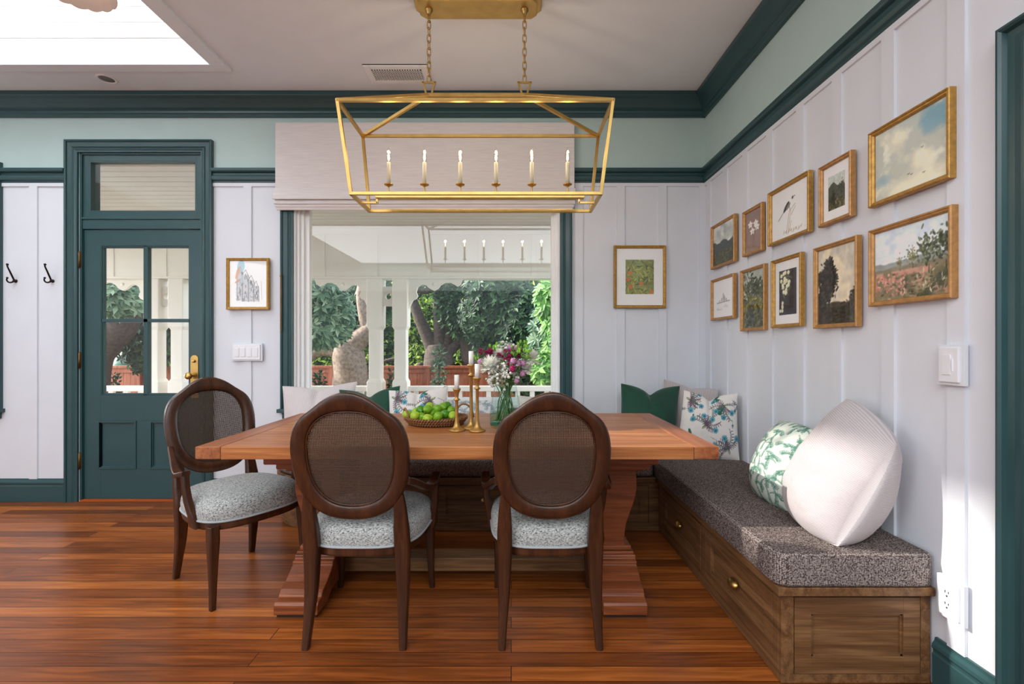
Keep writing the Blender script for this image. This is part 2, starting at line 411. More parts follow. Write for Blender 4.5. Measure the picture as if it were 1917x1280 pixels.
def cord_fabric(name, c0, c1, per, dr='X'):
    m, nt, b = new_mat(name)
    tc = nt.nodes.new('ShaderNodeTexCoord'); wv = N(nt, 'ShaderNodeTexWave'); wv.bands_direction = dr
    wv.inputs['Scale'].default_value = per; wv.inputs['Distortion'].default_value = 0.0
    nt.links.new(tc.outputs['UV'], wv.inputs['Vector'])
    r = ramp(nt, wv.outputs['Fac'], [(0.25, c0), (0.6, c1)]); nt.links.new(r.outputs[0], b.inputs['Base Color'])
    b.inputs['Roughness'].default_value = 0.95; b.inputs['Specular IOR Level'].default_value = 0.1; b.inputs['Sheen Weight'].default_value = 0.2
    bump(nt, b, wv.outputs['Fac'], 0.35, 0.002); return m
M_CORD = cord_fabric('pinkish_corduroy', rgb(198, 188, 188), rgb(218, 209, 209), 40)
M_CORDH = cord_fabric('pinkish_corduroy_across', rgb(186, 176, 178), rgb(206, 197, 199), 52, 'Y')
M_CORD2 = cord_fabric('beige_stripe_corduroy', rgb(168, 158, 158), rgb(204, 194, 194), 34)
M_VELVET = plain('green_velvet', rgb(18, 70, 54), 0.85, var=0.15, nscale=12)
M_VELVET.node_tree.nodes['Principled BSDF'].inputs['Sheen Weight'].default_value = 0.25
M_PALE = tweed('pale_linen', [(0.4, rgb(196, 200, 192)), (0.6, rgb(216, 220, 212))], 200, bmp=0.3)
M_PRINT = painted('printed_linen', 0.9, 0.15, 500, bmp=0.25)
M_ART = painted('painted_canvas', 0.75, 0.2, 0)
M_PANE = glass('window_glass', (0.99, 0.995, 0.99, 1), 1.5, 0.0, 1.0)
M_TINT = glass('sun_dimming_glass', (.72, .72, .72, 1), 1.2, 0.0, 1.0)  # tint added only to weaken the sun coming indoors
M_PICG = glass('picture_glass', (1, 1, 1, 1), 1.45, 0.02, 1.0)
M_VASE = glass('vase_glass', (0.84, 0.93, 0.90, 1), 1.35, 0.0, 1.0)
M_VASEB = glass('thick_green_glass', (0.35, 0.68, 0.58, 1), 1.45, 0.0, 1.0)
M_WATER = glass('vase_water', (0.86, 0.95, 0.88, 1), 1.2, 0.0, 1.0)
M_FIL = emit('glowing_filament', (1.0, 0.86, 0.62, 1), 22)
M_BULB = glass('bulb_glass', (1, 0.97, 0.9, 1), 1.4, 0.0, 1.0)
def blind_fabric():
    m, nt, b = new_mat('slub_linen_blind')
    n = N(nt, 'ShaderNodeTexNoise'); n.inputs['Scale'].default_value = 1; n.inputs['Detail'].default_value = 5
    nt.links.new(coords(nt, (6, 6, 130)), n.inputs['Vector'])
    r = ramp(nt, n.outputs['Fac'], [(0.3, rgb(224, 217, 216)), (0.7, rgb(236, 230, 228))]); nt.links.new(r.outputs[0], b.inputs['Base Color'])
    b.inputs['Roughness'].default_value = 0.95; b.inputs['Specular IOR Level'].default_value = 0.1
    bump(nt, b, n.outputs['Fac'], 0.3, 0.002); return m
M_BLIND = blind_fabric()
M_PORCH = plain('porch_paint', rgb(238, 232, 222), 0.5, var=0.02)
M_FENCE = wood('red_cedar_fence', rgb(120, 62, 42), rgb(168, 92, 64), rgb(196, 118, 84), 'Z', 0.7)
M_BARK = plain('grey_brown_bark', rgb(138, 120, 106), 0.9, var=0.4, nscale=22, bmp=1.0)
M_BARKD = plain('dark_bark', rgb(74, 62, 54), 0.9, var=0.45, nscale=22, bmp=1.0)
M_LAWN = plain('lawn', rgb(96, 92, 58), 0.9, var=0.3, nscale=14)
M_LEAFB = leaf_mat('blue_green_leaves', [(0.0, rgb(50, 78, 56)), (0.5, rgb(104, 136, 106)), (1.0, rgb(166, 188, 158))])
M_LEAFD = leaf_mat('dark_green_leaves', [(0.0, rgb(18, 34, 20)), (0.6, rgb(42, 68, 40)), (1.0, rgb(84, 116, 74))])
M_LEAFY = leaf_mat('sun_brightened_leaves', [(0.0, rgb(72, 108, 34)), (0.5, rgb(160, 196, 72)), (1.0, rgb(226, 240, 128))])  # sunlight is put into this bright yellow-green leaf colour
M_LEAFG = leaf_mat('bright_green_leaves', [(0.0, rgb(58, 100, 56)), (0.5, rgb(110, 160, 84)), (1.0, rgb(160, 204, 120))])
M_BACKDROP = plain('backdrop_green', rgb(30, 46, 26), 0.9, var=0.5, nscale=8, bmp=1.0)  # stands in for the dark gaps behind the foliage
M_SLIDE = plain('green_plastic', rgb(70, 124, 104), 0.4, var=0.05)
M_LIME = plain('lime_skin', rgb(120, 172, 34), 0.35, var=0.25, nscale=18, bmp=0.05)
M_LIMEY = plain('yellow_lime_skin', rgb(164, 196, 50), 0.35, var=0.2, nscale=18, bmp=0.05)
M_LIMED = plain('deep_lime_skin', rgb(76, 142, 26), 0.35, var=0.2, nscale=18, bmp=0.05)
M_RATTAN = plain('brown_rattan', rgb(128, 84, 48), 0.6, var=0.4, nscale=60, bmp=0.5)
M_ROPE = plain('tan_cane_loop', rgb(150, 106, 66), 0.6, var=0.2, nscale=50)
M_STEM = plain('green_stem', rgb(74, 122, 50), 0.5, var=0.25, nscale=20)
M_PETW = leaf_mat('white_petal', [(0, rgb(236, 238, 228)), (1, rgb(250, 250, 246))], 0.7)
M_PETM = leaf_mat('magenta_petal', [(0, rgb(150, 26, 84)), (1, rgb(206, 64, 128))], 0.65)
M_PETP = leaf_mat('pink_petal', [(0, rgb(206, 140, 190)), (1, rgb(236, 190, 222))], 0.65)
M_BERRY = plain('green_bud', rgb(120, 178, 48), 0.5, var=0.2, nscale=40)
M_SHADE = leaf_mat('woven_pendant_shade', [(0, rgb(222, 206, 194)), (1, rgb(232, 216, 204))], 0.9)
M_SHADE.node_tree.nodes['Mix Shader'].inputs[0].default_value = 0.5

# ------------------------------------------------------------------ room shell
XL, YF = -5.4, -3.2     # left and front limits of the room
mb = MB(); mb.box(XL - .2, 1.9, YF - .2, WALL + .1, -0.12, 0.0)
struct('floor', mb, M_FLOOR)

DX0, DX1, DZ = wx(150), wx(378), wz(286)        # door opening (leaf + transom)
WX0, WX1, WZ0, WZ1 = wx(550), wx(1048), 0.70, 2.46
RAIL0, RAIL1 = 2.40, 2.50
LWX = -3.90                                     # right edge of the far left window opening
mb = MB(); y0, y1 = WALL, WALL + 0.16
def split_box(x0, x1, z0, z1):
    for a, b, mi in ((z0, min(z1, RAIL0), 0), (max(z0, RAIL0), z1, 1)):
        if b - a > 1e-4: mb.mi = mi; mb.box(x0, x1, y0, y1, a, b)
split_box(XL - .2, -4.9, 0, CEIL); split_box(-4.9, LWX, 0, WZ0); split_box(-4.9, LWX, 2.46, CEIL)
split_box(LWX, DX0, 0, CEIL); split_box(DX0, DX1, DZ, CEIL); split_box(DX1, WX0, 0, CEIL)
split_box(WX0, WX1, 0, WZ0); split_box(WX0, WX1, WZ1, CEIL); split_box(WX1, 1.7, 0, CEIL)
mb.mi = 0
for px in (57, 457, 1076, 1154, 1232, 1308):
    mb.box(wx(px), wx(px + 15), y0 - 0.011, y0 + .01, 0.17, RAIL0 - .03)
for a, b in ((LWX, wx(126)), (wx(400), wx(527)), (wx(1070), RW)):
    mb.box(a, b, y0 - 0.011, y0 + .01, RAIL0 - 0.03, RAIL0)
struct('wall_back', mb, [M_WHITE, M_SAGE])

CY0, CY1 = 1.272, 0.40           # right wall doorway (inside casing)
mb = MB()
def rsplit(ya, yb, z0, z1):
    for a, b, mi in ((z0, min(z1, RAIL0), 0), (max(z0, RAIL0), z1, 1)):
        if b - a > 1e-4: mb.mi = mi; mb.box(RW, RW + .16, ya, yb, a, b)
rsplit(CY0, WALL + .16, 0, CEIL); rsplit(CY1, CY0, 2.0, CEIL); rsplit(YF - .2, CY1, 0, CEIL)
mb.mi = 0
BY = [3.43, 3.164, 2.893, 2.617, 2.336, 2.069, 1.784, 1.505]
for y in BY: mb.box(RW - 0.010, RW + .01, y, y + 0.062, 0.17, RAIL0 - .03)
mb.box(RW - 0.010, RW + .01, YF, WALL, RAIL0 - 0.03, RAIL0)
struct('wall_right', mb, [M_WHITE, M_SAGE])
mb = MB()
mb.mi = 0; mb.box(XL - .2, XL, YF - .2, WALL + .16, 0, RAIL0); mb.mi = 1; mb.box(XL - .2, XL, YF - .2, WALL + .16, RAIL0, CEIL)
struct('wall_left', mb, [M_WHITE, M_SAGE])
mb = MB()
mb.mi = 0; mb.box(XL, RW, YF - .2, YF, 0, RAIL0); mb.mi = 1; mb.box(XL, RW, YF - .2, YF, RAIL0, CEIL)
struct('wall_front', mb, [M_TEAL, M_SAGE])
# ceiling with the raised skylight well
SX0, SX1, SY0, SY1, ST = -4.70, -1.99, 0.75, 3.10, 4.75
mb = MB(); a, b = CEIL, CEIL + .12
mb.box(XL - .2, SX0, YF - .2, WALL + .16, a, b); mb.box(SX1, 1.7, YF - .2, WALL + .16, a, b)
mb.box(SX0, SX1, YF - .2, SY0, a, b); mb.box(SX0, SX1, SY1, WALL + .16, a, b)
struct('ceiling', mb, M_CEIL)
mb = MB()
LY0, LY1, LZ0, LZ1 = 2.14, 2.99, 3.76, 4.42     # unseen clerestory opening on the left side, sized to shape the sun beam
t = .1
mb.box(SX0 - t, SX1 + t, SY1, SY1 + t, CEIL + .12, ST); mb.box(SX0 - t, SX1 + t, SY0 - t, SY0, CEIL + .12, ST)
mb.box(SX1, SX1 + t, SY0, SY1, CEIL + .12, ST)
mb.box(SX0 - t, SX0, SY0, LY0, CEIL + .12, ST); mb.box(SX0 - t, SX0, LY1, SY1, CEIL + .12, ST)
mb.box(SX0 - t, SX0, LY0, LY1, CEIL + .12, LZ0); mb.box(SX0 - t, SX0, LY0, LY1, LZ1, ST)
mb.box(SX0 - t, SX1 + t, SY0 - t, SY1 + t, ST, ST + .1)
for z in np.arange(CEIL + .16, ST, 0.105): mb.box(SX0, SX1, SY1 - .004, SY1 + .01, z, z + .1)
lant = struct('ceiling_lantern', mb, M_TRIMW)
mb = MB(); mb.box(SX0 - .06, SX0 - .055, LY0, LY1, LZ0, LZ1); obj('sun_dimming_pane', mb, M_TINT, lant)  # unseen tinted pane, added to weaken the sun patches
mb = MB(); w_ = 0.10
for x0, x1, ya, yb in ((SX0 - w_, SX1 + w_, SY1, SY1 + .08), (SX0 - w_, SX1 + w_, SY0 - .08, SY0), (SX0 - w_, SX0, SY0, SY1), (SX1, SX1 + w_, SY0, SY1)):
    mb.box(x0, x1, ya, yb, CEIL - .016, CEIL + .001)
struct('trim_1', mb, M_CEIL, bevel=0.003)

# crown moulding, picture rail, baseboards (profiles: depth from the wall, height)
CROWN = [(0, 2.888), (.022, 2.888), (.022, 2.905), (.030, 2.912), (.034, 2.925), (.030, 2.935), (.045, 2.945), (.062, 2.968), (.082, 2.992), (.098, 3.004), (.104, 3.012), (.104, 3.04), (0, 3.04)]
RAILP = [(0, 2.395), (.012, 2.395), (.012, 2.408), (.024, 2.415), (.030, 2.432), (.024, 2.447), (.016, 2.452), (.016, 2.466), (.036, 2.474), (.040, 2.482), (.040, 2.50), (0, 2.50)]
BASEP = [(0, 0), (.020, 0), (.020, .118), (.017, .122), (.017, .132), (.022, .14), (.020, .152), (.012, .162), (.010, .173), (0, .173)]
fb = lambda p, t: (t, WALL - p[0], p[1])
fr = lambda p, t: (RW - p[0], t, p[1])
def mould(name, prof, spans_b, spans_r, mat=M_TEAL):
    m = MB()
    for a, b in spans_b: m.prism(prof, fb, a, b)
    for a, b in spans_r: m.prism(prof, fr, a, b)
    return struct(name, m, mat, bevel=0.0015)
mould('trim_2', CROWN, [(XL, RW)], []); mould('trim_3', CROWN, [], [(YF, WALL)])
mould('trim_4', RAILP, [(LWX, wx(126)), (wx(400), wx(527)), (wx(1070), RW)], []); mould('trim_5', RAILP, [], [(YF, WALL)])
mould('baseboard_back', BASEP, [(LWX - 1.2, wx(126)), (wx(400), -1.62)], [])
mould('baseboard_right', BASEP, [], [(1.385, 1.612)])

# door and window casings
CASP = [(0, 0), (.089, 0), (.089, .030), (.080, .034), (.074, .030), (.072, .022), (.040, .020), (.034, .026), (.028, .020), (.020, .022), (.010, .016), (0, .016)]  # (offset outwards, depth)
CASP2 = [(0, 0), (.089, 0), (.089, .034), (.083, .036), (.078, .030), (.074, .018), (.060, .016), (.046, .018), (.042, .024), (.036, .024), (.032, .016), (.022, .014), (.018, .020), (.012, .020), (.009, .010), (0, .010)]
def casing(mbx, x0, x1, z0, z1, wid=.089, top=True, bottom=False, fy=None, prof=None):
    """mitred casing around opening on the back wall"""
    k = wid / .089
    loops = []
    for o, d in (prof or CASP):
        o *= k
        loops.append([(x0 - o, z0 - (o if bottom else 0)), (x0 - o, z1 + (o if top else 0)), (x1 + o, z1 + (o if top else 0)), (x1 + o, z0 - (o if bottom else 0)), d])
    n = len(loops)
    vs = [[mbx.v(fy(p[0], d[4], p[1]) if fy else (p[0], WALL - d[4], p[1])) for p in d[:4]] for d in loops]
    for i in range(n):
        A, B = vs[i], vs[(i + 1) % n]
        for j in range(4 if bottom else 3):
            if not top and j == 1: continue
            mbx.face([A[j], A[(j + 1) % 4], B[(j + 1) % 4], B[j]])
    if not bottom:
        mbx.face([v[0] for v in vs]); mbx.face([v[3] for v in vs])
d1 = thing('door_1', kind='structure', loc=(DX0, WALL, 0))
mb = MB(); casing(mb, wx(148), wx(378), 0, DZ); obj('door_casing', mb, M_TEAL, d1)
mb = MB(); jy0, jy1 = WALL - .001, WALL + .16
tb = wz(428)      # top of the leaf
mb.box(DX0 - .004, DX0 + .012, jy0, jy1, 0, DZ); mb.box(DX1 - .012, DX1 + .004, jy0, jy1, 0, DZ); mb.box(DX0, DX1, jy0, jy1, DZ - .012, DZ)
obj('door_frame', mb, M_TEAL, d1)
mb = MB(); x0, x1, z0, z1 = DX0 + .008, DX1 - .008, tb, DZ - .006; gx0, gx1, gz0, gz1 = wx(164), wx(366), wz(396), wz(300)
ya, yb = WALL + .012, WALL + .055
mb.box(x0, gx0, ya, yb, z0, z1); mb.box(gx1, x1, ya, yb, z0, z1); mb.box(gx0, gx1, ya, yb, gz1, z1); mb.box(gx0, gx1, ya, yb, z0, gz0)
mb.box(x0, x1, ya - .012, ya + .005, wz(410), wz(406)); mb.box(x0, x1, ya - .006, ya + .01, tb, wz(412))
for q in (.006, .012):
    i = .012 - q
    mb.ring(gx0, gx1, gz0, gz1, q, q, q, ya + i, yb - i)
trn = obj('transom_frame', mb, M_TEAL, d1, bevel=.0015)
mb = MB(); mb.box(gx0, gx1, ya + .02, ya + .024, gz0, gz1); obj('transom_pane', mb, M_PANE, trn)
# leaf
mb = MB(); ya, yb = WALL + .018, WALL + .060; z0, z1 = .014, tb - .004; x0, x1 = DX0 + .014, DX1 - .014
gx0, gx1, gz0, gz1 = wx(185), wx(352), wz(740), wz(459)
pz0, pz1 = wz(879), wz(788); pa0, pa1, pb0, pb1 = wx(179), wx(252), wx(277), wx(350)
mb.box(x0, gx0, ya, yb, z0, z1); mb.box(gx1, x1, ya, yb, z0, z1); mb.box(gx0, gx1, ya, yb, gz1, z1)
mb.box(gx0, gx1, ya, yb, pz1, gz0); mb.box(gx0, gx1, ya, yb, z0, pz0)
mb.box(gx0, pa0, ya, yb, pz0, pz1); mb.box(pb1, gx1, ya, yb, pz0, pz1); mb.box(pa1, pb0, ya, yb, pz0, pz1)
for a, b in ((pa0, pa1), (pb0, pb1)):
    mb.box(a, b, ya + .012, yb - .008, pz0, pz1)
    for q, e in ((.022, .004), (.014, -.006)):
        mb.ring(a, b, pz0, pz1, q, q, q, ya + e, yb - .01)
mx0, mx1, mz = wx(264.5), wx(272.5), wz(599.5)
mb.box(mx0, mx1, ya + .002, yb, gz0, gz1); mb.box(gx0, gx1, ya + .002, yb, mz - .013, mz + .013)
for q, e in ((.014, .008), (.007, .002)):
    mb.ring(gx0, gx1, gz0, gz1, q, q, q, ya + e, yb - e)
leaf = obj('door_leaf', mb, M_TEAL, d1, bevel=.0015)
for a, b in ((gx0, mx0), (mx1, gx1)):
    for c, d in ((gz0, mz - .013), (mz + .013, gz1)):
        mb = MB(); mb.box(a, b, ya + .02, ya + .024, c, d); obj('glass_pane', mb, M_PANE, leaf)
for a, b in ((472, 500), (660, 688), (848, 876)):
    mb = MB(); za, zb = wz(b), wz(a); xx = wx(149.5)
    mb.sm = True; mb.lathe([(.0, za - .008), (.006, za - .006), (.004, za), (.0085, za + .001), (.0085, zb - .001), (.004, zb), (.006, zb + .006), (0, zb + .008)], (xx, WALL - .004, 0), 12)
    mb.sm = False; mb.box(xx - .012, xx + .012, WALL - .002, WALL + .02, za, zb)
    obj('hinge', mb, M_HINGE, d1)
mb = MB(); xc = wx(361.5); hw = .030
pts = [(-hw, wz(745)), (hw, wz(745))] + [(hw * math.cos(t), wz(672) + hw * math.sin(t)) for t in np.linspace(0, PI, 10)]
mb.prism([(xc + p[0], p[1]) for p in pts], lambda p, t: (p[0], t, p[1]), ya - .006, ya)
kp = obj('knob_plate', mb, M_BRASS, leaf, bevel=.002)
mb = MB(); mb.sm = True; mb.lathe([(0, 0), (.011, .0), (.011, .012), (.006, .016), (0, .017)], (xc, ya - .006, wz(676)), 14, 'Y')
mb.lathe([(0, 0), (.010, 0), (.009, .02), (.02, .03), (.027, .042), (.025, .056), (.014, .064), (0, .066)], (xc - .012, ya - .006, wz(703)), 18, 'Y'); obj('door_knob', mb, M_BRASS, leaf)
mb = MB(); mb.box(DX0, DX1, WALL - .005, WALL + .16, 0, .012); obj('threshold', mb, wood('threshold_wood', rgb(140, 60, 20), rgb(176, 84, 30), rgb(196, 104, 44), 'X'), d1)

def sash_window(name, x0, x1, z0, z1, cas=True):
    w = thing(name, kind='structure', loc=(x0, WALL, z0))
    mb = MB(); casing(mb, x0, x1, z0, z1, .089); obj('window_casing', mb, M_TEAL, w)
    mb = MB(); mb.box(x0 - .105, x1 + .105, WALL - .055, WALL + .03, z0 - .028, z0); mb.box(x0 - .08, x1 + .08, WALL - .02, WALL + .001, z0 - .075, z0 - .028)
    obj('window_sill', mb, M_TEAL, w, bevel=.003)
    mb = MB()
    for q, e in ((.032, .02), (.058, .04), (.092, .062)):
        ya, yb = WALL + e, WALL + .12
        mb.ring(x0 + .012, x1 - .012, z0, z1, q - .012, q * .8, q, ya, yb - e * .2, q * .65 - .012)
    mb.box(x0 - .001, x0 + .012, WALL - .002, WALL + .15, z0, z1); mb.box(x1 - .012, x1 + .001, WALL - .002, WALL + .15, z0, z1)
    fr_ = obj('window_frame', mb, M_TRIMW, w, bevel=.002)
    mb = MB(); mb.box(x0 + .03, x1 - .03, WALL + .085, WALL + .089, z0 + .03, z1 - .03); obj('glass_pane', mb, M_PANE, fr_)
    return w
sash_window('window_1', WX0, WX1, WZ0, WZ1)
sash_window('window_2', -4.9, LWX - .02, WZ0, 2.46)
# dark doorway at the right edge
d2 = thing('door_2', kind='structure', loc=(RW, CY0, 0))
mb = MB(); casing(mb, CY1, CY0, 0, 1.983, .115, fy=lambda a, d, z: (RW - d, a, z), prof=CASP2); obj('door_casing', mb, M_TEAL, d2)
mb = MB(); mb.box(RW + .001, RW + .16, CY0 - .03, CY0 + .0, 0, 2.0); mb.box(RW + .001, RW + .16, CY1, CY1 + .03, 0, 2.0); mb.box(RW + .001, RW + .16, CY1 + .03, CY0 - .03, 1.97, 2.0); obj('door_frame', mb, M_TEAL, d2)
mb = MB(); mb.box(RW + .06, RW + .10, CY1 + .02, CY0 - .02, .01, 1.97); mb.box(RW + .05, RW + .06, CY1 + .02, CY1 + .14, .01, 1.97); mb.box(RW + .05, RW + .06, CY0 - .14, CY0 - .02, .01, 1.97); obj('door_leaf', mb, M_TEAL, d2, bevel=.002)

# ------------------------------------------------------------------ ceiling fittings
v = thing('ceiling_vent', 'white rectangular ceiling vent grille with dark square holes', 'vent', (-.775, 3.225, CEIL))
mb = MB(); x0, x1, ya, yb = -.99, -.56, 3.12, 3.33
mb.box(x0, x1, ya, yb, CEIL - .004, CEIL + .0005); obj('backing', mb, M_DARK, v)
mb = MB(); z0, z1 = CEIL - .014, CEIL - .004
mb.box(x0, x0 + .045, ya, yb, z0, z1); mb.box(x1 - .045, x1, ya, yb, z0, z1); mb.box(x0 + .045, x1 - .045, ya, ya + .04, z0, z1); mb.box(x0 + .045, x1 - .045, yb - .04, yb, z0, z1)
obj('frame', mb, M_TRIMW, v, bevel=.003)
mb = MB()
for i in range(1, 20): x = x0 + .045 + i * (x1 - x0 - .09) / 20; mb.box(x - .0042, x + .0042, ya + .04, yb - .04, z0 + .0005, z0 + .002)
for i in range(1, 7): y = ya + .04 + i * (yb - ya - .08) / 7; mb.box(x0 + .045, x1 - .045, y - .0045, y + .0045, z0 + .0005, z0 + .0022)
obj('grille', mb, M_TRIMW, v)
rl = thing('recessed_light', 'small round recessed ceiling light near the skylight edge', 'light', (-2.83, 3.29, CEIL))
mb = MB(); mb.sm = True; mb.lathe([(.062, .001), (.062, -.004), (.056, -.008), (.046, -.006), (.046, .001)], (-2.83, 3.29, CEIL), 28); obj('trim_ring', mb, M_TRIMW, rl)
mb = MB(); mb.sm = True; mb.lathe([(0, -.001), (.044, -.0015), (.046, -.004), (.040, -.007), (0, -.008)], (-2.825, 3.285, CEIL), 24); obj('lens', mb, M_GREY, rl)
PXc, PYc, PZc = -2.52, 2.70, 3.235
pl = thing('pendant_light', 'pale woven pendant shade with scalloped rim hanging in the skylight', 'pendant', (PXc, PYc, PZc))
mb = MB(); mb.sm = True; rings = []
for r, z in [(.03, .19), (.10, .18), (.16, .13), (.19, .06), (.20, .0), (.194, .003), (.182, .06), (.15, .12), (.09, .165), (.02, .175)]:
    rings.append([(PXc + r * math.cos(2 * PI * k / 96), PYc + r * math.sin(2 * PI * k / 96), PZc + z - (.010 * abs(math.sin(k * PI * 16 / 96)) if z < .01 else 0)) for k in range(96)])
mb.rings(rings); obj('shade', mb, M_SHADE, pl)
mb = MB(); mb.tube([(PXc, PYc, PZc + .18), (PXc, PYc, ST)], .004, 8); obj('cord', mb, M_BRASS, pl)

# ------------------------------------------------------------------ chandelier
YC, XC = 2.54, -.179
ch = thing('chandelier', 'long open brass lantern chandelier with six candle lights over the table', 'chandelier', (XC, YC, CEIL))
mb = MB()
for i, (s, z0, z1) in enumerate(((1, 3.018, CEIL), (.93, 2.985, 3.018))):
    a, b = .345 * s, .09 * (s - (.0 if i == 0 else .08)); k = .03
    mb.prism([(-a + k, -b), (a - k, -b), (a, -b + k), (a, b - k), (a - k, b), (-a + k, b), (-a, b - k), (-a, -b + k)], lambda p, t: (XC + p[0], YC + p[1], t), z0, z1)
obj('canopy', mb, M_BRASS, ch, bevel=.006)
AX = [(-.4445), .072]
for ax in AX:
    mb = MB(); mb.sm = True
    mb.lathe([(0, 2.987), (.021, 2.986), (.021, 2.98), (.014, 2.976), (.014, 2.966), (.009, 2.962), (.009, 2.956), (0, 2.955)], (ax, YC, 0), 16)
    n = 10; top, bot = 2.958, 2.592; L = (top - bot) / n
    for i in range(n):
        zc = top - (i + .5) * L; hh = L * .5 + .0055; ww = .0095; u = Vector((1, 0, 0)) if i % 2 else Vector((.35, .94, 0))
        pts = []
        for k in range(16):
            t = 2 * PI * k / 16; c, s_ = math.cos(t), math.sin(t)
            pts.append(Vector((ax, YC, zc)) + u * (ww * (abs(c) ** .6) * (1 if c > 0 else -1)) + Vector((0, 0, hh * (abs(s_) ** .7) * (1 if s_ > 0 else -1))))
        mb.tube(pts, .0026, 6, loop=True)
    obj('chain', mb, M_BRASS, ch)
HW, HD, ZT, BW, BD, ZB, ZA = .686, .200, 2.393, .634, .155, 1.943, 2.525
def bar(mb, a, b, w=.017):
    a, b = Vector(a), Vector(b); d = (b - a).normalized(); u = d.cross(Vector((0, 1, 0)));
    if u.length < .2: u = d.cross(Vector((0, 0, 1)))
    u.normalize(); n = d.cross(u); e = w * .35
    mb.obox((a + b) / 2, d, u, n, (b - a).length / 2 + e, w / 2, w / 2)
mb = MB()
T = [(XC + sx * HW, YC + sy * HD, ZT) for sx, sy in ((-1, -1), (1, -1), (1, 1), (-1, 1))]
B = [(XC + sx * BW, YC + sy * BD, ZB) for sx, sy in ((-1, -1), (1, -1), (1, 1), (-1, 1))]
for i in range(4): bar(mb, T[i], T[(i + 1) % 4]); bar(mb, B[i], B[(i + 1) % 4]); bar(mb, T[i], B[i])
A0, A1 = (AX[0], YC, ZA), (AX[1], YC, ZA)
bar(mb, A0, A1); bar(mb, A0, T[0]); bar(mb, A0, T[3]); bar(mb, A1, T[1]); bar(mb, A1, T[2])
for ax in AX:
    bar(mb, (ax - .014, YC, ZA + .005), (ax - .032, YC, 2.592), .010); bar(mb, (ax + .014, YC, ZA + .005), (ax + .032, YC, 2.592), .010); bar(mb, (ax - .036, YC, 2.592), (ax + .036, YC, 2.592), .010)
obj('frame', mb, M_BRASS, ch, bevel=.0015)
mb = MB(); mb.box(XC - .55, XC + .573, YC - .019, YC + .019, 1.965, 1.990)
for s in (-1, 1):
    xe = XC + s * .545; bar(mb, (xe, YC, 1.97), (xe, YC, ZB), .012); bar(mb, (xe, YC, ZB), (XC + s * BW, YC, ZB), .012)
obj('candle_bar', mb, M_BRASS, ch, bevel=.0015)
BULBS = []
for k in range(6):
    x = -.662 + .1933 * k; mb = MB(); mb.sm = True
    mb.lathe([(0, 1.985), (.006, 1.985), (.0045, 2.0), (.004, 2.025), (.006, 2.03), (.012, 2.034), (.0235, 2.039), (.0245, 2.043), (.021, 2.043), (.01, 2.041), (0, 2.041)], (x, YC, 0), 20)
    arm = obj('candle_arm', mb, M_BRASS, ch)
    mb = MB(); mb.sm = True; mb.lathe([(0, 2.041), (.0105, 2.041), (.0105, 2.158), (.009, 2.161), (0, 2.161)], (x, YC, 0), 16); obj('candle_sleeve', mb, M_SLEEVE, arm)
    mb = MB(); mb.sm = True; mb.lathe([(0, 2.16), (.007, 2.161), (.012, 2.172), (.0145, 2.188), (.013, 2.204), (.008, 2.222), (.003, 2.24), (0, 2.246)], (x, YC, 0), 16); obj('bulb', mb, M_BULB, arm)
    mb = MB(); mb.sm = True; mb.lathe([(0, 2.170), (.0035, 2.174), (.006, 2.184), (.0045, 2.196), (.002, 2.206), (0, 2.209)], (x, YC, 0), 10); obj('filament', mb, M_FIL, arm)
    BULBS.append((x, YC, 2.19))

# ------------------------------------------------------------------ blind
b = thing('roman_blind', 'raised cream linen roman blind across the top of the big window', 'blind', (-.64, WALL - .05, 2.18))
yb = WALL - .055; bx0, bx1 = wx(515, yb), wx(1075.5, yb)
mb = MB(); mb.sm = False
mb.box(bx0, bx1, yb, WALL - .001, wz(264, yb) + .14, wz(230, yb)); mb.box(bx0, bx1, yb, yb + .012, wz(372, yb), wz(230, yb))
obj('fabric_panel', mb, M_BLIND, b, bevel=.003)
for i, (ya_, zt, zb_, dd) in enumerate(((yb - .030, 352, 375, .0), (yb - .018, 372, 383, .004), (yb - .010, 380, 388, .010), (yb, 386, 393, .018))):
    mb = MB(); z1, z0 = wz(zt, yb), wz(zb_, yb); prof = [(0, z1), (-.004, z1 - .004), (ya_ - yb, z0 + .008), (ya_ - yb + .002, z0 + .002), (ya_ - yb + .006, z0), (ya_ - yb + .012, z0 + .003), (.008, z1)]
    mb.prism(prof, lambda p, t: (t, yb + p[0], p[1]), bx0 - .006 + dd, bx1 + .006 - dd); obj('fold', mb, M_BLIND, b)
mb = MB(); cx, cy = wx(530.5), WALL - .036
mb.tube([(cx, cy, wz(515)), (cx, cy, wz(622))], .006, 8); mb.lathe([(0, wz(520)), (.010, wz(519)), (.008, wz(516)), (.004, wz(514)), (0, wz(512))], (cx, cy, 0), 10)
cord = obj('blind_cord', mb, M_HINGE, b)

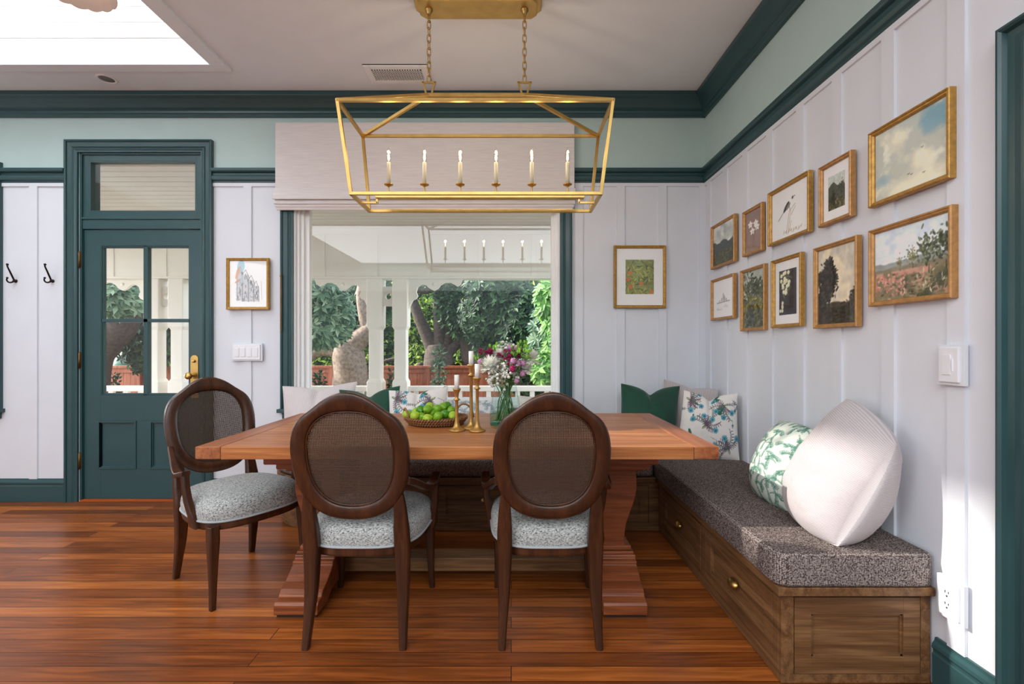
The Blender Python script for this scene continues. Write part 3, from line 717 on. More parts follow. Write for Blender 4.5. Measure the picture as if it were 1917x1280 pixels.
# ------------------------------------------------------------------ wall plates, hooks
def plate(name, label, cat, P, U, n, w, h, kids):
    """P centre on the wall, U horizontal, n out of the wall"""
    P, U, n = Vector(P), Vector(U), Vector(n); Z = Vector((0, 0, 1))
    t = thing(name, label, cat, P)
    mb = MB(); mb.obox(P + n * .007, U, Z, n, w / 2 + .013, h / 2 + .010, .007); obj('mounting_block', mb, M_WHITE, t, bevel=.001)
    mb = MB(); mb.obox(P + n * .017 - Z * .000, U, Z, n, w / 2, h / 2, .004); obj('face_plate', mb, M_PLATE, t, bevel=.002)
    for kn, off, kw, kh, mat in kids:
        mb = MB(); mb.obox(P + n * .0225 + U * off[0] + Z * off[1], U, Z, n, kw / 2, kh / 2, .002)
        o = obj(kn, mb, M_PLATE if mat is None else mat, t, bevel=.001)
        if kn == 'receptacle':
            for sx, sy, a, c in ((-.006, .006, .0012, .004), (.006, .006, .0012, .0032), (0, -.007, .0025, .0025)):
                mb = MB(); mb.obox(P + n * .0248 + U * (off[0] + sx) + Z * (off[1] + sy), U, Z, n, a, c, .0006); obj('slot', mb, M_DARK, o)
plate('light_switch_plate', 'white four-gang light switch plate beside the teal door', 'light switch', (wx(465.5), WALL - .011, wz(659)), (1, 0, 0), (0, -1, 0), .205, .112, [('rocker', (-.070 + .0465 * i, 0), .033, .066, None) for i in range(4)])
sy = 1.5255
plate('light_switch_plate', 'white single dimmer switch plate on the right wall above the bench', 'light switch', (RW - .010, sy + .015, wz(683, sy)), (0, -1, 0), (-1, 0, 0), .070, .114, [('rocker', (-.004, 0), .030, .066, None), ('dimmer_slider', (.016, .0), .004, .040, None)])
plate('wall_outlet', 'white double power outlet low on the right wall beside the bench end', 'outlet', (RW - .010, sy + .015, wz(1127, sy)), (0, -1, 0), (-1, 0, 0), .070, .114, [('receptacle', (0, .019), .033, .032, None), ('receptacle', (0, -.019), .033, .032, None)])
for px, lab in ((30, 'dark iron double coat hook nearer the left window'), (99, 'dark iron double coat hook nearer the teal door')):
    P = Vector((wx(px), WALL - (.011 if px == 64 else 0), wz(526))); t = thing('coat_hook', lab, 'coat hook', P)
    mb = MB(); mb.sm = True; mb.lathe([(0, 0), (.013, 0), (.013, .004), (.007, .007), (0, .008)], P, 16, 'Y'); mb.sphere(P + Vector((0, -.012, 0)), .011)
    obj('mounting_boss', mb, M_BLACKI, t)
    mb = MB(); mb.sm = True
    pts = catmull([P + Vector(q) for q in ((0, -.012, .002), (.004, -.03, .030), (.010, -.055, .068), (.012, -.072, .098), (.016, -.076, .112))], 5); mb.tube(pts, lerp_list([.006, .006, .0055, .005, .0055], len(pts)), 8); mb.sphere(pts[-1], .0085)
    obj('upper_hook', mb, M_BLACKI, t)
    mb = MB(); mb.sm = True
    pts = catmull([P + Vector(q) for q in ((0, -.012, -.002), (-.004, -.03, -.014), (-.008, -.046, -.014), (-.010, -.056, .0), (-.006, -.056, .016))], 5); mb.tube(pts, lerp_list([.006, .006, .0055, .005, .005], len(pts)), 8); mb.sphere(pts[-1], .0075)
    obj('lower_hook', mb, M_BLACKI, t)
# ------------------------------------------------------------------ benches
BF, BFX, BE = 2.973, .935, 1.627      # front faces of the two benches, free end
SEAT = .342
def arc(cx, cy, r, a0, a1, n=10): return [(cx + r * math.cos(t), cy + r * math.sin(t)) for t in np.linspace(a0, a1, n)]
def shaker(mb, O, u, n, w, h, fr=.055, dep=.018):
    """framed drawer front: O lower-left corner on the face, u along, n outwards"""
    O, u, n = Vector(O), Vector(u), Vector(n); Z = Vector((0, 0, 1))
    def bx(a0, a1, c0, c1, d0, d1):
        mb.obox(O + u * (a0 + a1) / 2 + Z * (c0 + c1) / 2 + n * (d0 + d1) / 2, u, Z, n, (a1 - a0) / 2, (c1 - c0) / 2, (d1 - d0) / 2)
    bx(0, fr, 0, h, 0, dep); bx(w - fr, w, 0, h, 0, dep); bx(fr, w - fr, h - fr, h, 0, dep); bx(fr, w - fr, 0, fr, 0, dep)
    bx(fr, w - fr, fr, h - fr, 0, dep - .011)
    q = .008
    bx(fr, fr + q, fr, h - fr, 0, dep - .005); bx(w - fr - q, w - fr, fr, h - fr, 0, dep - .005); bx(fr, w - fr, h - fr - q, h - fr, 0, dep - .005); bx(fr, w - fr, fr, fr + q, 0, dep - .005)
def face_frame(mb, O, u, n, w, z0, z1, cuts, top, bot, dep=.02):
    """rails and stiles round drawer openings; cuts = list of (a0, a1) openings"""
    O, u, n = Vector(O), Vector(u), Vector(n); Z = Vector((0, 0, 1))
    def bx(a0, a1, c0, c1): mb.obox(O + u * (a0 + a1) / 2 + Z * (c0 + c1) / 2 - n * dep / 2, u, Z, n, (a1 - a0) / 2, (c1 - c0) / 2, dep / 2)
    bx(0, w, z1 - top, z1); bx(0, w, z0, z0 + bot); e = 0
    for a0, a1 in cuts: bx(e, a0, z0 + bot, z1 - top); e = a1
    bx(e, w, z0 + bot, z1 - top)
def cup_pull(mb, P, n, r=.036):
    n = Vector(n); u = n.cross(Vector((0, 0, 1))).normalized(); Z = Vector((0, 0, 1)); P = Vector(P); rings = []
    for i in range(9):
        t = PI * i / 8
        rings.append([P + u * (-r * math.cos(t)) + (n * (.026 * math.sin(ph)) + Z * (.022 * math.cos(ph))) * max(.08, math.sin(t)) for ph in np.linspace(-.15, PI * .62, 8)])
    R = [[mb.v(p) for p in q] for q in rings]
    for a, b in zip(R[:-1], R[1:]):
        for j in range(7): mb.face([a[j], a[j + 1], b[j + 1], b[j]])
# back bench
bb = thing('window_bench', 'long oak drawer bench under the window with a rounded left end', 'bench', (-.3, 3.25, 0))
mb = MB(); xl = -1.60; R_ = .36
foot = [(BFX - .001, WALL - .012), (BFX - .001, BF + .021)] + [(xl + R_, BF + .021)] + arc(xl + R_, BF + .021 + R_, R_, 1.5 * PI, PI, 12)[1:] + [(xl, WALL - .012)]
mb.prism(foot, lambda p, t: (p[0], p[1], t), .002, SEAT - .03)
cuts = [(-1.16, -.52), (-.47, .12), (.17, .87)]
face_frame(mb, (xl + R_, BF, 0), (1, 0, 0), (0, -1, 0), BFX - .001 - xl - R_, .002, SEAT - .03, [(a - xl - R_, b - xl - R_) for a, b in cuts], .022, .05, .022)
obj('carcass', mb, M_BENCHX, bb, bevel=.0015)
mb = MB(); mb.prism([(BFX - .021, WALL - .012), (BFX - .021, BF - .018), (xl + R_, BF - .018)] + arc(xl + R_, BF - .018 + R_ + .015, R_ + .015, 1.5 * PI, PI, 12)[1:] + [(xl - .015, WALL - .012)], lambda p, t: (p[0], p[1], t), SEAT - .032, SEAT)
obj('seat_board', mb, M_BENCHX, bb, bevel=.003)
for i, (a, b) in enumerate(cuts):
    mb = MB(); shaker(mb, (a + .003, BF + .017, .055), (1, 0, 0), (0, -1, 0), b - a - .006, SEAT - .03 - .022 - .055 - .003); dr = obj('drawer', mb, M_BENCHX, bb, bevel=.001)
    mb = MB(); mb.sm = True; mb.lathe([(0, 0), (.008, 0), (.006, .010), (.014, .018), (.015, .024), (.009, .029), (0, .03)], ((a + b) / 2, BF + .001, .2), 16, 'Y'); obj('knob', mb, M_BRASS, dr)
# right bench
rb = thing('corner_bench', 'oak drawer bench along the right wall with brass cup pulls', 'bench', (1.2, 2.4, 0))
mb = MB(); mb.box(BFX + .02, RW - .0115, BE + .02, WALL - .012, .002, SEAT - .03)
YL = BF - BE + .021
# long face (u = -Y from the far end), openings measured from the inner corner
cutsR = [(.085, .675), (.735, 1.315)]
face_frame(mb, (BFX, BE + YL, 0), (0, -1, 0), (-1, 0, 0), YL - .0206, .002, SEAT - .0305, cutsR, .022, .05)
face_frame(mb, (BFX + .0005, BE, 0), (1, 0, 0), (0, -1, 0), RW - .0115 - BFX, .002, SEAT - .03, [(.043, .483)], .010, .03)
obj('carcass', mb, M_BENCH, rb, bevel=.0015)
mb = MB(); mb.box(BFX - .02, RW - .0115, BE - .02, WALL - .012, SEAT - .03, SEAT); obj('seat_board', mb, M_BENCH, rb, bevel=.003)
for a, b in cutsR:
    mb = MB(); shaker(mb, (BFX + .017, BE + YL - a - .003, .055), (0, -1, 0), (-1, 0, 0), b - a - .006, SEAT - .03 - .022 - .055 - .003); dr = obj('drawer', mb, M_BENCH, rb, bevel=.001)
    mb = MB(); mb.sm = True; cup_pull(mb, (BFX - .001, BE + YL - (a + b) / 2, .175), (-1, 0, 0))
    o = obj('cup_pull', mb, M_BRASS, dr); so = o.modifiers.new('s', 'SOLIDIFY'); so.thickness = .003
mb = MB(); shaker(mb, (BFX + .043 + .003, BE + .017, .035), (1, 0, 0), (0, -1, 0), .434, SEAT - .03 - .010 - .035 - .003, .058); obj('end_panel', mb, M_BENCHX, rb, bevel=.001)
# seat cushions
mb = MB(); r = .05
mb.prism([(RW - .012, WALL - .02), (BFX - .03, WALL - .02), (BFX - .03, BE - .025 + r)] + arc(BFX - .03 + r, BE - .025 + r, r, PI, 1.5 * PI, 6)[1:] + [(RW - .012 - r * .4, BE - .025)] + [(RW - .012, BE - .025 + r * .4)], lambda p, t: (p[0], p[1], t), SEAT + .001, .458)
one('bench_cushion', mb, M_CUSH, 'thick brown grey woven seat cushion along the right wall bench', 'seat cushion', (1.2, 2.4, SEAT), bevel=.03, seg=5, smooth=True)
mb = MB(); r2 = .36
mb.prism([(BFX - .04, WALL - .02), (BFX - .04, BF - .022)] + [(xl + r2, BF - .022)] + arc(xl + r2, BF - .022 + r2, r2, 1.5 * PI, PI, 12)[1:] + [(xl, WALL - .02)], lambda p, t: (p[0], p[1], t), SEAT + .001, .450)
one('bench_cushion', mb, M_CUSH, 'dark woven seat cushion on the bench under the window', 'seat cushion', (-.3, 3.25, SEAT), bevel=.028, seg=5, smooth=True)

# ------------------------------------------------------------------ dining table
TX0, TX1, TY0, TY1, TH = -1.285, .846, 1.910, 2.868, .76
tb_ = thing('dining_table', 'long reddish cedar trestle dining table with breadboard ends', 'table', (-.22, 2.39, 0))
mb = MB(); n = 7; x0, x1 = TX0 + .104, TX1 - .104
for i in range(n):
    a = TY0 + (TY1 - TY0) * i / n; c = TY0 + (TY1 - TY0) * (i + 1) / n
    mb.box(x0, x1, a + (.0006 if i else 0), c - (.0006 if i < n - 1 else 0), TH - .052, TH)
obj('tabletop', mb, M_TABLE, tb_, bevel=.002)
for a, c in ((TX0, x0 - .002), (x1 + .002, TX1)):
    mb = MB(); mb.box(a, c, TY0, TY1, TH - .051, TH); obj('breadboard_end', mb, M_TABLEY, tb_, bevel=.003)
for pc in (-.925, .491):
    pd = 2.39
    # column: scrolled outline seen from the front
    half = [(.060, .215), (.052, .225), (.048, .25), (.052, .29), (.060, .33), (.076, .375), (.092, .42), (.103, .46), (.108, .50), (.106, .54), (.104, .565), (.104, .585)]
    mb = MB(); mb.prism([(pc + a, z) for a, z in half] + [(pc - a, z) for a, z in half[::-1]], lambda p, t: (p[0], t, p[1]), pd - .15, pd + .15)
    col = obj('pedestal_column', mb, M_PED, tb_, bevel=.004)
    mb = MB()
    for hx, hy, z0, z1 in ((.128, .20, .585, .612), (.138, .27, .612, .655), (.148, .36, .655, TH - .0525)): mb.box(pc - hx, pc + hx, pd - hy, pd + hy, z0, z1)
    obj('top_bracket', mb, M_PED, tb_, bevel=.006)
    # foot: stepped ogee, profile along the depth, extruded across
    pr = [(.375, .014), (.375, .055), (.368, .066), (.33, .072), (.325, .084), (.31, .095), (.27, .108), (.235, .128), (.20, .15), (.20, .165), (.178, .168), (.175, .185)]
    mb = MB(); mb.prism([(y, z) for y, z in pr] + [(-y, z) for y, z in pr[::-1]] + [(-.26, .014), (-.21, .045), (.21, .045), (.26, .014)], lambda p, t: (t, pd + p[0], p[1]), pc - .095, pc + .095)
    obj('foot', mb, M_PED, tb_, bevel=.004)
    mb = MB()
    for hx, hy, z0, z1 in ((.088, .172, .184, .20), (.078, .160, .20, .222)): mb.box(pc - hx, pc + hx, pd - hy, pd + hy, z0, z1)
    obj('plinth', mb, M_PED, tb_, bevel=.004)
    for s in (-1, 1):
        mb = MB(); mb.box(pc - .085, pc + .085, pd + s * .32 - .045, pd + s * .32 + .045, .0005, .016); obj('glide', mb, M_DARK, tb_)
mb = MB(); mb.box(-.84, .40, 2.335, 2.445, .05, .115); obj('stretcher', mb, M_BENCHX, tb_, bevel=.004)  # grey oak colour imitates pale light on the table wood

# ------------------------------------------------------------------ dining chair (faces +Y, origin at the centre of its feet)
def oval(zz0, zz1, a, n, crest=0.0, N_=72):
    cz, h = (zz0 + zz1) / 2, (zz1 - zz0) / 2; out = []
    for k in range(N_):
        t = 2 * PI * k / N_; c, s = math.cos(t), math.sin(t)
        x = a * math.copysign(abs(c) ** (2 / n), c); z = h * math.copysign(abs(s) ** (2 / n), s)
        x *= 1 + .055 * (z / h)
        z2 = cz + z
        if crest and s > 0: z2 += crest * math.exp(-(x / .085) ** 2) - .014 * math.exp(-((abs(x) - .145) / .045) ** 2) * s
        out.append((x, z2))
    return out
def backy(z): return -.225 - .20 * (z - .46) if z > .46 else -.225
def make_chair(label):
    t = thing('dining_chair', label, 'chair', (0, 0, 0), group=None)
    O = oval(.500, .972, .220, 2.4, .028); I = oval(.555, .929, .165, 2.45, 0)
    mb = MB(); mb.sm = True; rings = []
    for (xo, zo), (xi, zi) in zip(O, I):
        ring = []
        for f, d in ((0, .006), (.0, .015), (.12, .019), (.5, .021), (.88, .018), (1, .010), (1, -.010), (.88, -.016), (.5, -.018), (.12, -.017), (0, -.012)):
            x, z = xo + (xi - xo) * f, zo + (zi - zo) * f; ring.append((x, backy(z) + d, z))
        rings.append(ring)
    mb.rings(rings, False, True); obj('back_frame', mb, M_CHAIR, t)
    mb = MB(); zc = [z for x, z in I]; zlo, zhi = min(zc), max(zc)
    poly = I
    def span_x(z):      # half-width of inner oval at height z
        xs = []
        for (xa, za), (xb, zb) in zip(poly, poly[1:] + poly[:1]):
            if (za - z) * (zb - z) <= 0 and za != zb: xs.append(xa + (xb - xa) * (z - za) / (zb - za))
        return (min(xs), max(xs)) if len(xs) > 1 else None
    def span_z(x):
        zs = []
        for (xa, za), (xb, zb) in zip(poly, poly[1:] + poly[:1]):
            if (xa - x) * (xb - x) <= 0 and xa != xb: zs.append(za + (zb - za) * (x - xa) / (xb - xa))
        return (min(zs), max(zs)) if len(zs) > 1 else None
    st, w = .0062, .0039
    for i in range(-28, 29):
        x = i * st; s = span_z(x)
        if s: mb.face([mb.v((x - w / 2, backy(s[0]) + .001, s[0])), mb.v((x + w / 2, backy(s[0]) + .001, s[0])), mb.v((x + w / 2, backy(s[1]) + .001, s[1])), mb.v((x - w / 2, backy(s[1]) + .001, s[1]))])
    z = zlo + .003
    while z < zhi:
        s = span_x(z)
        if s: mb.face([mb.v((s[0], backy(z), z - w / 2)), mb.v((s[1], backy(z), z - w / 2)), mb.v((s[1], backy(z), z + w / 2)), mb.v((s[0], backy(z), z + w / 2))])
        z += st
    obj('cane_panel', mb, M_CANE, t, norm=False)
    mb = MB(); mb.sm = True      # beading round the cane
    mb.tube([(x * .985, backy(z) - .006, .7425 + (z - .7425) * .985) for x, z in I], .0035, 6, loop=True); obj('cane_spline', mb, M_CHAIR, t)
    for s in (-1, 1):
        mb = MB()
        pts = catmull([(s * .170, backy(.64), .64), (s * .176, backy(.57), .57), (s * .177, -.222, .46), (s * .178, -.205, .37), (s * .180, -.205, .22), (s * .184, -.222, .10), (s * .188, -.240, 0.0)], 4)
        mb.sweep(pts, list(zip(lerp_list([.020, .042, .058, .060, .048, .035, .027], len(pts)), lerp_list([.018, .028, .040, .046, .040, .032, .028], len(pts)))), (1, 0, 0), (0, 1, 0)); obj('leg', mb, M_CHAIR, t, bevel=.002)
        mb = MB()
        pts = catmull([(s * .212, .205, .365), (s * .214, .212, .30), (s * .216, .216, .2), (s * .218, .220, .1), (s * .222, .226, 0.0)], 4)
        mb.sweep(pts, list(zip(lerp_list([.046, .046, .036, .028, .024], len(pts)), lerp_list([.046, .046, .036, .028, .024], len(pts)))), (1, 0, 0), (0, 1, 0)); obj('leg', mb, M_CHAIR, t, bevel=.002)
        mb = MB()
        pts = catmull([(s * .205, backy(.655) + .005, .655), (s * .224, -.19, .628), (s * .246, -.10, .585), (s * .262, -.02, .572), (s * .266, .05, .588), (s * .266, .075, .592)], 5)
        mb.sweep(pts, list(zip(lerp_list([.026, .028, .034, .040, .040, .036], len(pts)), lerp_list([.030, .028, .026, .024, .022, .022], len(pts)))), (1, 0, 0), (0, 0, 1)); arm = obj('armrest', mb, M_CHAIR, t, bevel=.003)
        mb = MB()
        pts = catmull([(s * .264, .058, .588), (s * .264, .066, .53), (s * .258, .078, .46), (s * .248, .096, .40), (s * .240, .105, .345)], 4)
        mb.sweep(pts, list(zip(lerp_list([.030, .028, .030, .030, .030], len(pts)), lerp_list([.034, .034, .040, .050, .056], len(pts)))), (1, 0, 0), (0, 1, 0)); obj('arm_support', mb, M_CHAIR, arm, bevel=.003)
    N_ = 48; sp = []
    for k in range(N_):
        a = 2 * PI * k / N_; c, s = math.cos(a), math.sin(a)
        x = .238 * math.copysign(abs(c) ** .62, c); y = .232 * math.copysign(abs(s) ** .62, s)
        sp.append((x * (1 + .09 * y / .232), y + .012 + .018 * (1 - (x / .238) ** 2) * (1 if s > 0 else .3 * s * -1)))
    mb = MB(); mb.sm = True
    mb.rings([[(x * f, .012 + (y - .012) * f, z) for x, y in sp] for f, z in ((.93, .372), (.985, .376), (1.0, .388), (1.005, .41), (.995, .432), (.96, .452), (.88, .468), (.7, .480), (.4, .487), (.1, .489))]); obj('seat', mb, M_TWEED, t)
    mb = MB(); mb.sm = True; mb.tube([(x * 1.0, .012 + (y - .012) * 1.0, .380) for x, y in sp], .0055, 6, loop=True); obj('piping', mb, M_PIPING, t)
    mb = MB(); mb.sm = False
    mb.rings([[(x * f, .012 + (y - .012) * f, z) for x, y in sp] for f, z in ((.95, .340), (.975, .342), (.985, .350), (.985, .374), (.9, .376))]); obj('seat_rail', mb, M_CHAIR, t)
    return t
ch1 = make_chair('cane back dining armchair seen from behind, left of the two facing the table')
ch2 = dup(ch1, (.152, 2.055, 0), .0, 'cane back dining armchair seen from behind, right of the two facing the table')
ch3 = dup(ch1, (-1.385, 2.39, 0), math.radians(-124), 'cane back dining armchair at the left end of the table, angled')
ch1.location = (-.605, 2.055, 0)

# ------------------------------------------------------------------ things on the table
def candlestick(x, y, h, lab, s=1.0):
    mb = MB(); mb.sm = True; z = TH
    mb.lathe([(0, 0), (.0385, 0), (.040, .004), (.037, .008), (.024, .013), (.016, .022), (.0115, .038), (.0088, .06), (.0078, h * .5), (.0078, h - .062), (.010, h - .058), (.0165, h - .0545), (.0165, h - .052), (.009, h - .047), (.0085, h - .040), (.011, h - .022), (.0185, h - .006), (.0205, h), (.0185, h), (.012, h - .006), (0, h - .006)], (x, y, z), 28)
    return one('candlestick', mb, M_GOLDC, lab, 'candlestick', (x, y, z))
M_GOLDC = plain('brushed_gold', rgb(190, 148, 84), 0.42, 0.85, var=0.15, nscale=40)
for x, y, h, cz, lab, lab2 in ((-.263, 2.27, .204, 1.030, 'shortest of the three brass candlesticks, on the left', 'white taper candle in the shortest brass candlestick'),
                         (-.198, 2.325, .318, 1.144, 'tallest of the three brass candlesticks, in the middle behind', 'white taper candle in the tallest brass candlestick'),
                         (-.163, 2.256, .259, 1.083, 'middle height brass candlestick, on the right next to the vase', 'white taper candle in the middle height brass candlestick')):
    candlestick(x, y, h, lab)
    t = thing('taper_candle', lab2, 'candle', (x, y, TH + h - .006))
    mb = MB(); mb.sm = True; mb.lathe([(0, TH + h - .006), (.0118, TH + h - .006), (.0118, cz - .002), (.010, cz), (0, cz - .001)], (x, y, 0), 20); obj('wax', mb, M_CANDLE, t)
    mb = MB(); mb.tube([(x, y, cz - .002), (x + .001, y, cz + .006)], .0009, 6); obj('wick', mb, M_DARK, t)
# woven tray
TC = (-.395, 2.47); TA, TBb = .162, .135
tr = thing('woven_tray', 'shallow brown woven rattan tray holding limes on the table', 'tray', (TC[0], TC[1], TH))
mb = MB(); mb.sm = True
def tring(f, z, N_=64): return [(TC[0] + TA * f * math.cos(2 * PI * k / N_), TC[1] + TBb * f * math.sin(2 * PI * k / N_), TH + z) for k in range(N_)]
mb.rings([tring(.05, .001), tring(.7, .001), tring(.80, .005), tring(.93, .026), tring(.96, .034), tring(.90, .032), tring(.78, .012), tring(.6, .007), tring(.05, .007)]); obj('bowl', mb, M_RATTAN, tr)
mb = MB(); mb.sm = True
for f, z, ph in ((.99, .036, 0), (.93, .024, 1), (.86, .012, 2)):
    for k in range(64):
        a = 2 * PI * (k + ph * .33) / 64; x, y = TC[0] + TA * f * math.cos(a), TC[1] + TBb * f * math.sin(a)
        mb.obox((x, y, TH + z), (-math.sin(a) * .8, math.cos(a) * .8, .6), (math.cos(a), math.sin(a), 0), (math.sin(a) * .6, -math.cos(a) * .6, .8), .010, .006, .0045)
obj('rim_weave', mb, M_RATTAN, tr, bevel=.0025)
for s in (-1, 1):
    mb = MB(); mb.sm = True; pts = []
    for k in range(13):
        a = PI * k / 12; lean = .030 if s > 0 else .0
        y = TC[1] - .045 * math.cos(a); hh = (.072 if s > 0 else .048) * math.sin(a)
        pts.append((TC[0] + s * (TA * .93 + (-.005 if s > 0 else .012) * math.sin(a)) + (.045 * -math.cos(a) if s > 0 else .02 * math.cos(a)) , TC[1] + (-.012 * math.cos(a) if s > 0 else -.05 * math.cos(a)), TH + .034 + hh))
    mb.tube(pts, .0052, 8); obj('handle', mb, M_ROPE, tr)
def lime(px, py, Y, mat, lab, r=.0235, seed=0):
    P = at(px, py, Y); rnd = random.Random(seed)
    mb = MB(); mb.sm = True
    mb.lathe([(0, -1.22), (.10, -1.20), (.17, -1.10), (.45, -.90), (.78, -.58), (.96, -.2), (1, .05), (.94, .35), (.74, .68), (.45, .92), (.2, 1.05), (.13, 1.13), (0, 1.15)], (0, 0, 0), 18)
    M = Matrix.Translation(P) @ Matrix.Rotation(rnd.uniform(0, 6.3), 4, 'Z') @ Matrix.Rotation(rnd.uniform(.9, 2.0), 4, 'X') @ Matrix.Scale(r, 4)
    mb.xform(M); return one('lime', mb, mat, lab, 'lime', P - Vector((0, 0, r)), group='limes in the woven tray')
for i, q in enumerate([(762, 775.5, 2.46, M_LIMEY, 'yellow-green lime lying alone at the far left of the tray'), (776.5, 778, 2.39, M_LIMEY, 'yellow-green lime, leftmost of the front row in the tray'),
    (789, 780, 2.41, M_LIME, 'small lime half hidden in a gap of the front row, left'), (800.5, 783, 2.37, M_LIMEY, 'light lime at the front rim of the tray, second from left'),
    (820, 779, 2.375, M_LIME, 'large mid-green lime at the front centre of the tray'), (833, 775, 2.42, M_LIMED, 'dark green lime right of the front centre lime'),
    (848, 778, 2.40, M_LIMEY, 'yellow-green lime behind the shortest candlestick'), (787, 767, 2.47, M_LIMED, 'dark lime at the left of the upper layer'),
    (800, 766, 2.43, M_LIME, 'big lime at the front of the upper layer, left of centre'), (804, 761, 2.50, M_LIMEY, 'lime peeking out behind the big upper lime'),
    (818, 765, 2.46, M_LIME, 'lime in the centre of the upper layer'), (829, 761.5, 2.49, M_LIME, 'light lime right of centre in the upper layer'),
    (837, 759.5, 2.53, M_LIMED, 'topmost dark lime at the back of the pile'), (844.5, 768, 2.49, M_LIME, 'lime at the right of the pile, beside the candlestick'),
    (810, 774, 2.45, M_LIME, 'lime buried in the middle of the pile'), (778, 771, 2.49, M_LIMEY, 'pale lime behind the front row at left')]):
    lime(q[0], q[1], q[2], q[3], q[4], seed=i + 3)
# vase
VX, VY = -.030, 2.45
vs = thing('glass_vase', 'clear glass bottle vase with green base holding the bouquet', 'vase', (VX, VY, TH))
mb = MB(); mb.sm = True
mb.lathe([(.078, .012), (.0815, .02), (.0815, .05), (.078, .09), (.068, .15), (.058, .195), (.056, .206), (.058, .212)], (VX, VY, TH), 32)
bm_ = mb.bm
for f in [f for f in bm_.faces if len(f.verts) > 4]: bm_.faces.remove(f)
obj('glass_body', mb, M_VASE, vs)
mb = MB(); mb.sm = True; mb.lathe([(0, 0.0005), (.076, .0005), (.080, .006), (.080, .016), (.070, .018), (0, .014)], (VX, VY, TH), 32); obj('glass_base', mb, M_VASEB, vs)
mb = MB(); mb.sm = True; mb.lathe([(0, .019), (.0775, .019), (.0795, .03), (.0795, .055), (0, .055)], (VX, VY, TH), 32); obj('water', mb, M_WATER, vs)
# bouquet: every stem a thing of its own
rnd = random.Random(7)
def petal_ball(mb, c, r, n, w, l, up=.0, jitter=.25, inner=3):
    c = Vector(c)
    for layer in range(inner):
        rr = r * (1 - .27 * layer); m = int(n * (1 - .22 * layer))
        for k in range(m):
            z = -.35 + 1.33 * (k + .5) / m; z = min(z, .99); a = k * 2.39996 + layer; q = math.sqrt(max(0, 1 - z * z))
            d = Vector((q * math.cos(a), q * math.sin(a), z)); d = (d + Vector((rnd.uniform(-1, 1), rnd.uniform(-1, 1), rnd.uniform(-1, 1))) * jitter * .4).normalized()
            u = d.cross(Vector((0, 0, 1)));
            if u.length < .1: u = Vector((1, 0, 0))
            u.normalize(); b0 = c + d * rr * .25; tip = c + d * rr; mid = c + d * rr * .72; nn = d.cross(u)
            mb.face([mb.v(b0), mb.v(mid + u * w + nn * w * .3), mb.v(tip + nn * w * .5), mb.v(mid - u * w + nn * w * .3)])
def stem_path(head, k):
    a = k * 2.4; foot = Vector((VX + .05 * math.cos(a), VY + .045 * math.sin(a), TH + .022)); neck = Vector((VX + (head.x - VX) * .28 - .01 * math.cos(a), VY + (head.y - VY) * .28, TH + .205))
    return catmull([foot, foot * .5 + neck * .5 + Vector((.006 * math.sin(a), 0, 0)), neck, head], 5)
def flower(name, px, py, Y, lab, kind, r, k, cat='flower'):
    P = at(px, py, Y); r *= 1.5 if kind in ('mum', 'daisy') else 1.32; pts = stem_path(P, k); t = thing(name, lab, cat, pts[0], group='bouquet in the glass vase')
    mb = MB(); mb.sm = True; mb.tube(pts, .0022, 6); obj('stem', mb, M_STEM, t)
    mb = MB(); head, mat = 'bloom', None
    if kind == 'mum': petal_ball(mb, P, r, 230, r * .10, r, inner=3, jitter=.5); mb.sm = True; mb.sphere(P, r * .5); mat = M_PETW
    elif kind == 'daisy':
        petal_ball(mb, P, r, 60, r * .16, r, inner=3); mat = M_PETW
    elif kind == 'pom': mb.sm = True; mb.sphere(P, r * .72); mb.sm = False; petal_ball(mb, P, r, 46, r * .24, r, inner=2); mat = M_PETP
    elif kind == 'pomd': mb.sm = True; mb.sphere(P, r * .72); mb.sm = False; petal_ball(mb, P, r, 46, r * .24, r, inner=2); mat = M_PETM
    elif kind == 'spray':
        for q in range(9):
            c = P + Vector((rnd.uniform(-1, 1), rnd.uniform(-.7, .7), rnd.uniform(-.7, .7))) * r; petal_ball(mb, c, r * .5, 24, r * .14, r, inner=2)
        mat = M_PETM
    elif kind == 'buds':
        mb.sm = True
        for q in range(11):
            c = P + Vector((rnd.uniform(-1, 1), rnd.uniform(-.7, .7), rnd.uniform(-.6, .9))) * r; mb.sphere(c, r * .27, 8, 6, (.8, .8, 1.25)); mb.tube([P - Vector((0, 0, r)), c], .0009, 4)
        mat = M_BERRY
    elif kind == 'breath':
        mb.sm = True
        for q in range(46):
            c = P + Vector((rnd.gauss(0, .5), rnd.gauss(0, .4), rnd.gauss(0, .45))) * r; mb.sphere(c, rnd.uniform(.0048, .0085), 6, 5)
        mat = M_PETW
        m2 = MB(); 
        for v_ in range(26):
            c = P + Vector((rnd.gauss(0, .5), rnd.gauss(0, .4), rnd.gauss(0, .45))) * r; m2.tube([P - Vector((0, 0, r)), c], .0006, 3)
        obj('twigs', m2, M_STEM, t)
    obj(head, mb, mat, t)
    if kind in ('mum', 'pomd', 'daisy'):
        mb = MB()
        for q in range(5):
            b0 = pts[-4] if q % 2 else pts[-3]; d = Vector((rnd.uniform(-1, 1), rnd.uniform(-1, .4), rnd.uniform(-.2, .6))).normalized(); u = d.cross(Vector((0, 0, 1))).normalized() * .008
            mb.face([mb.v(b0), mb.v(b0 + d * .022 + u), mb.v(b0 + d * .05), mb.v(b0 + d * .022 - u)])
        obj('leaf', mb, M_LEAFD, t, norm=False)
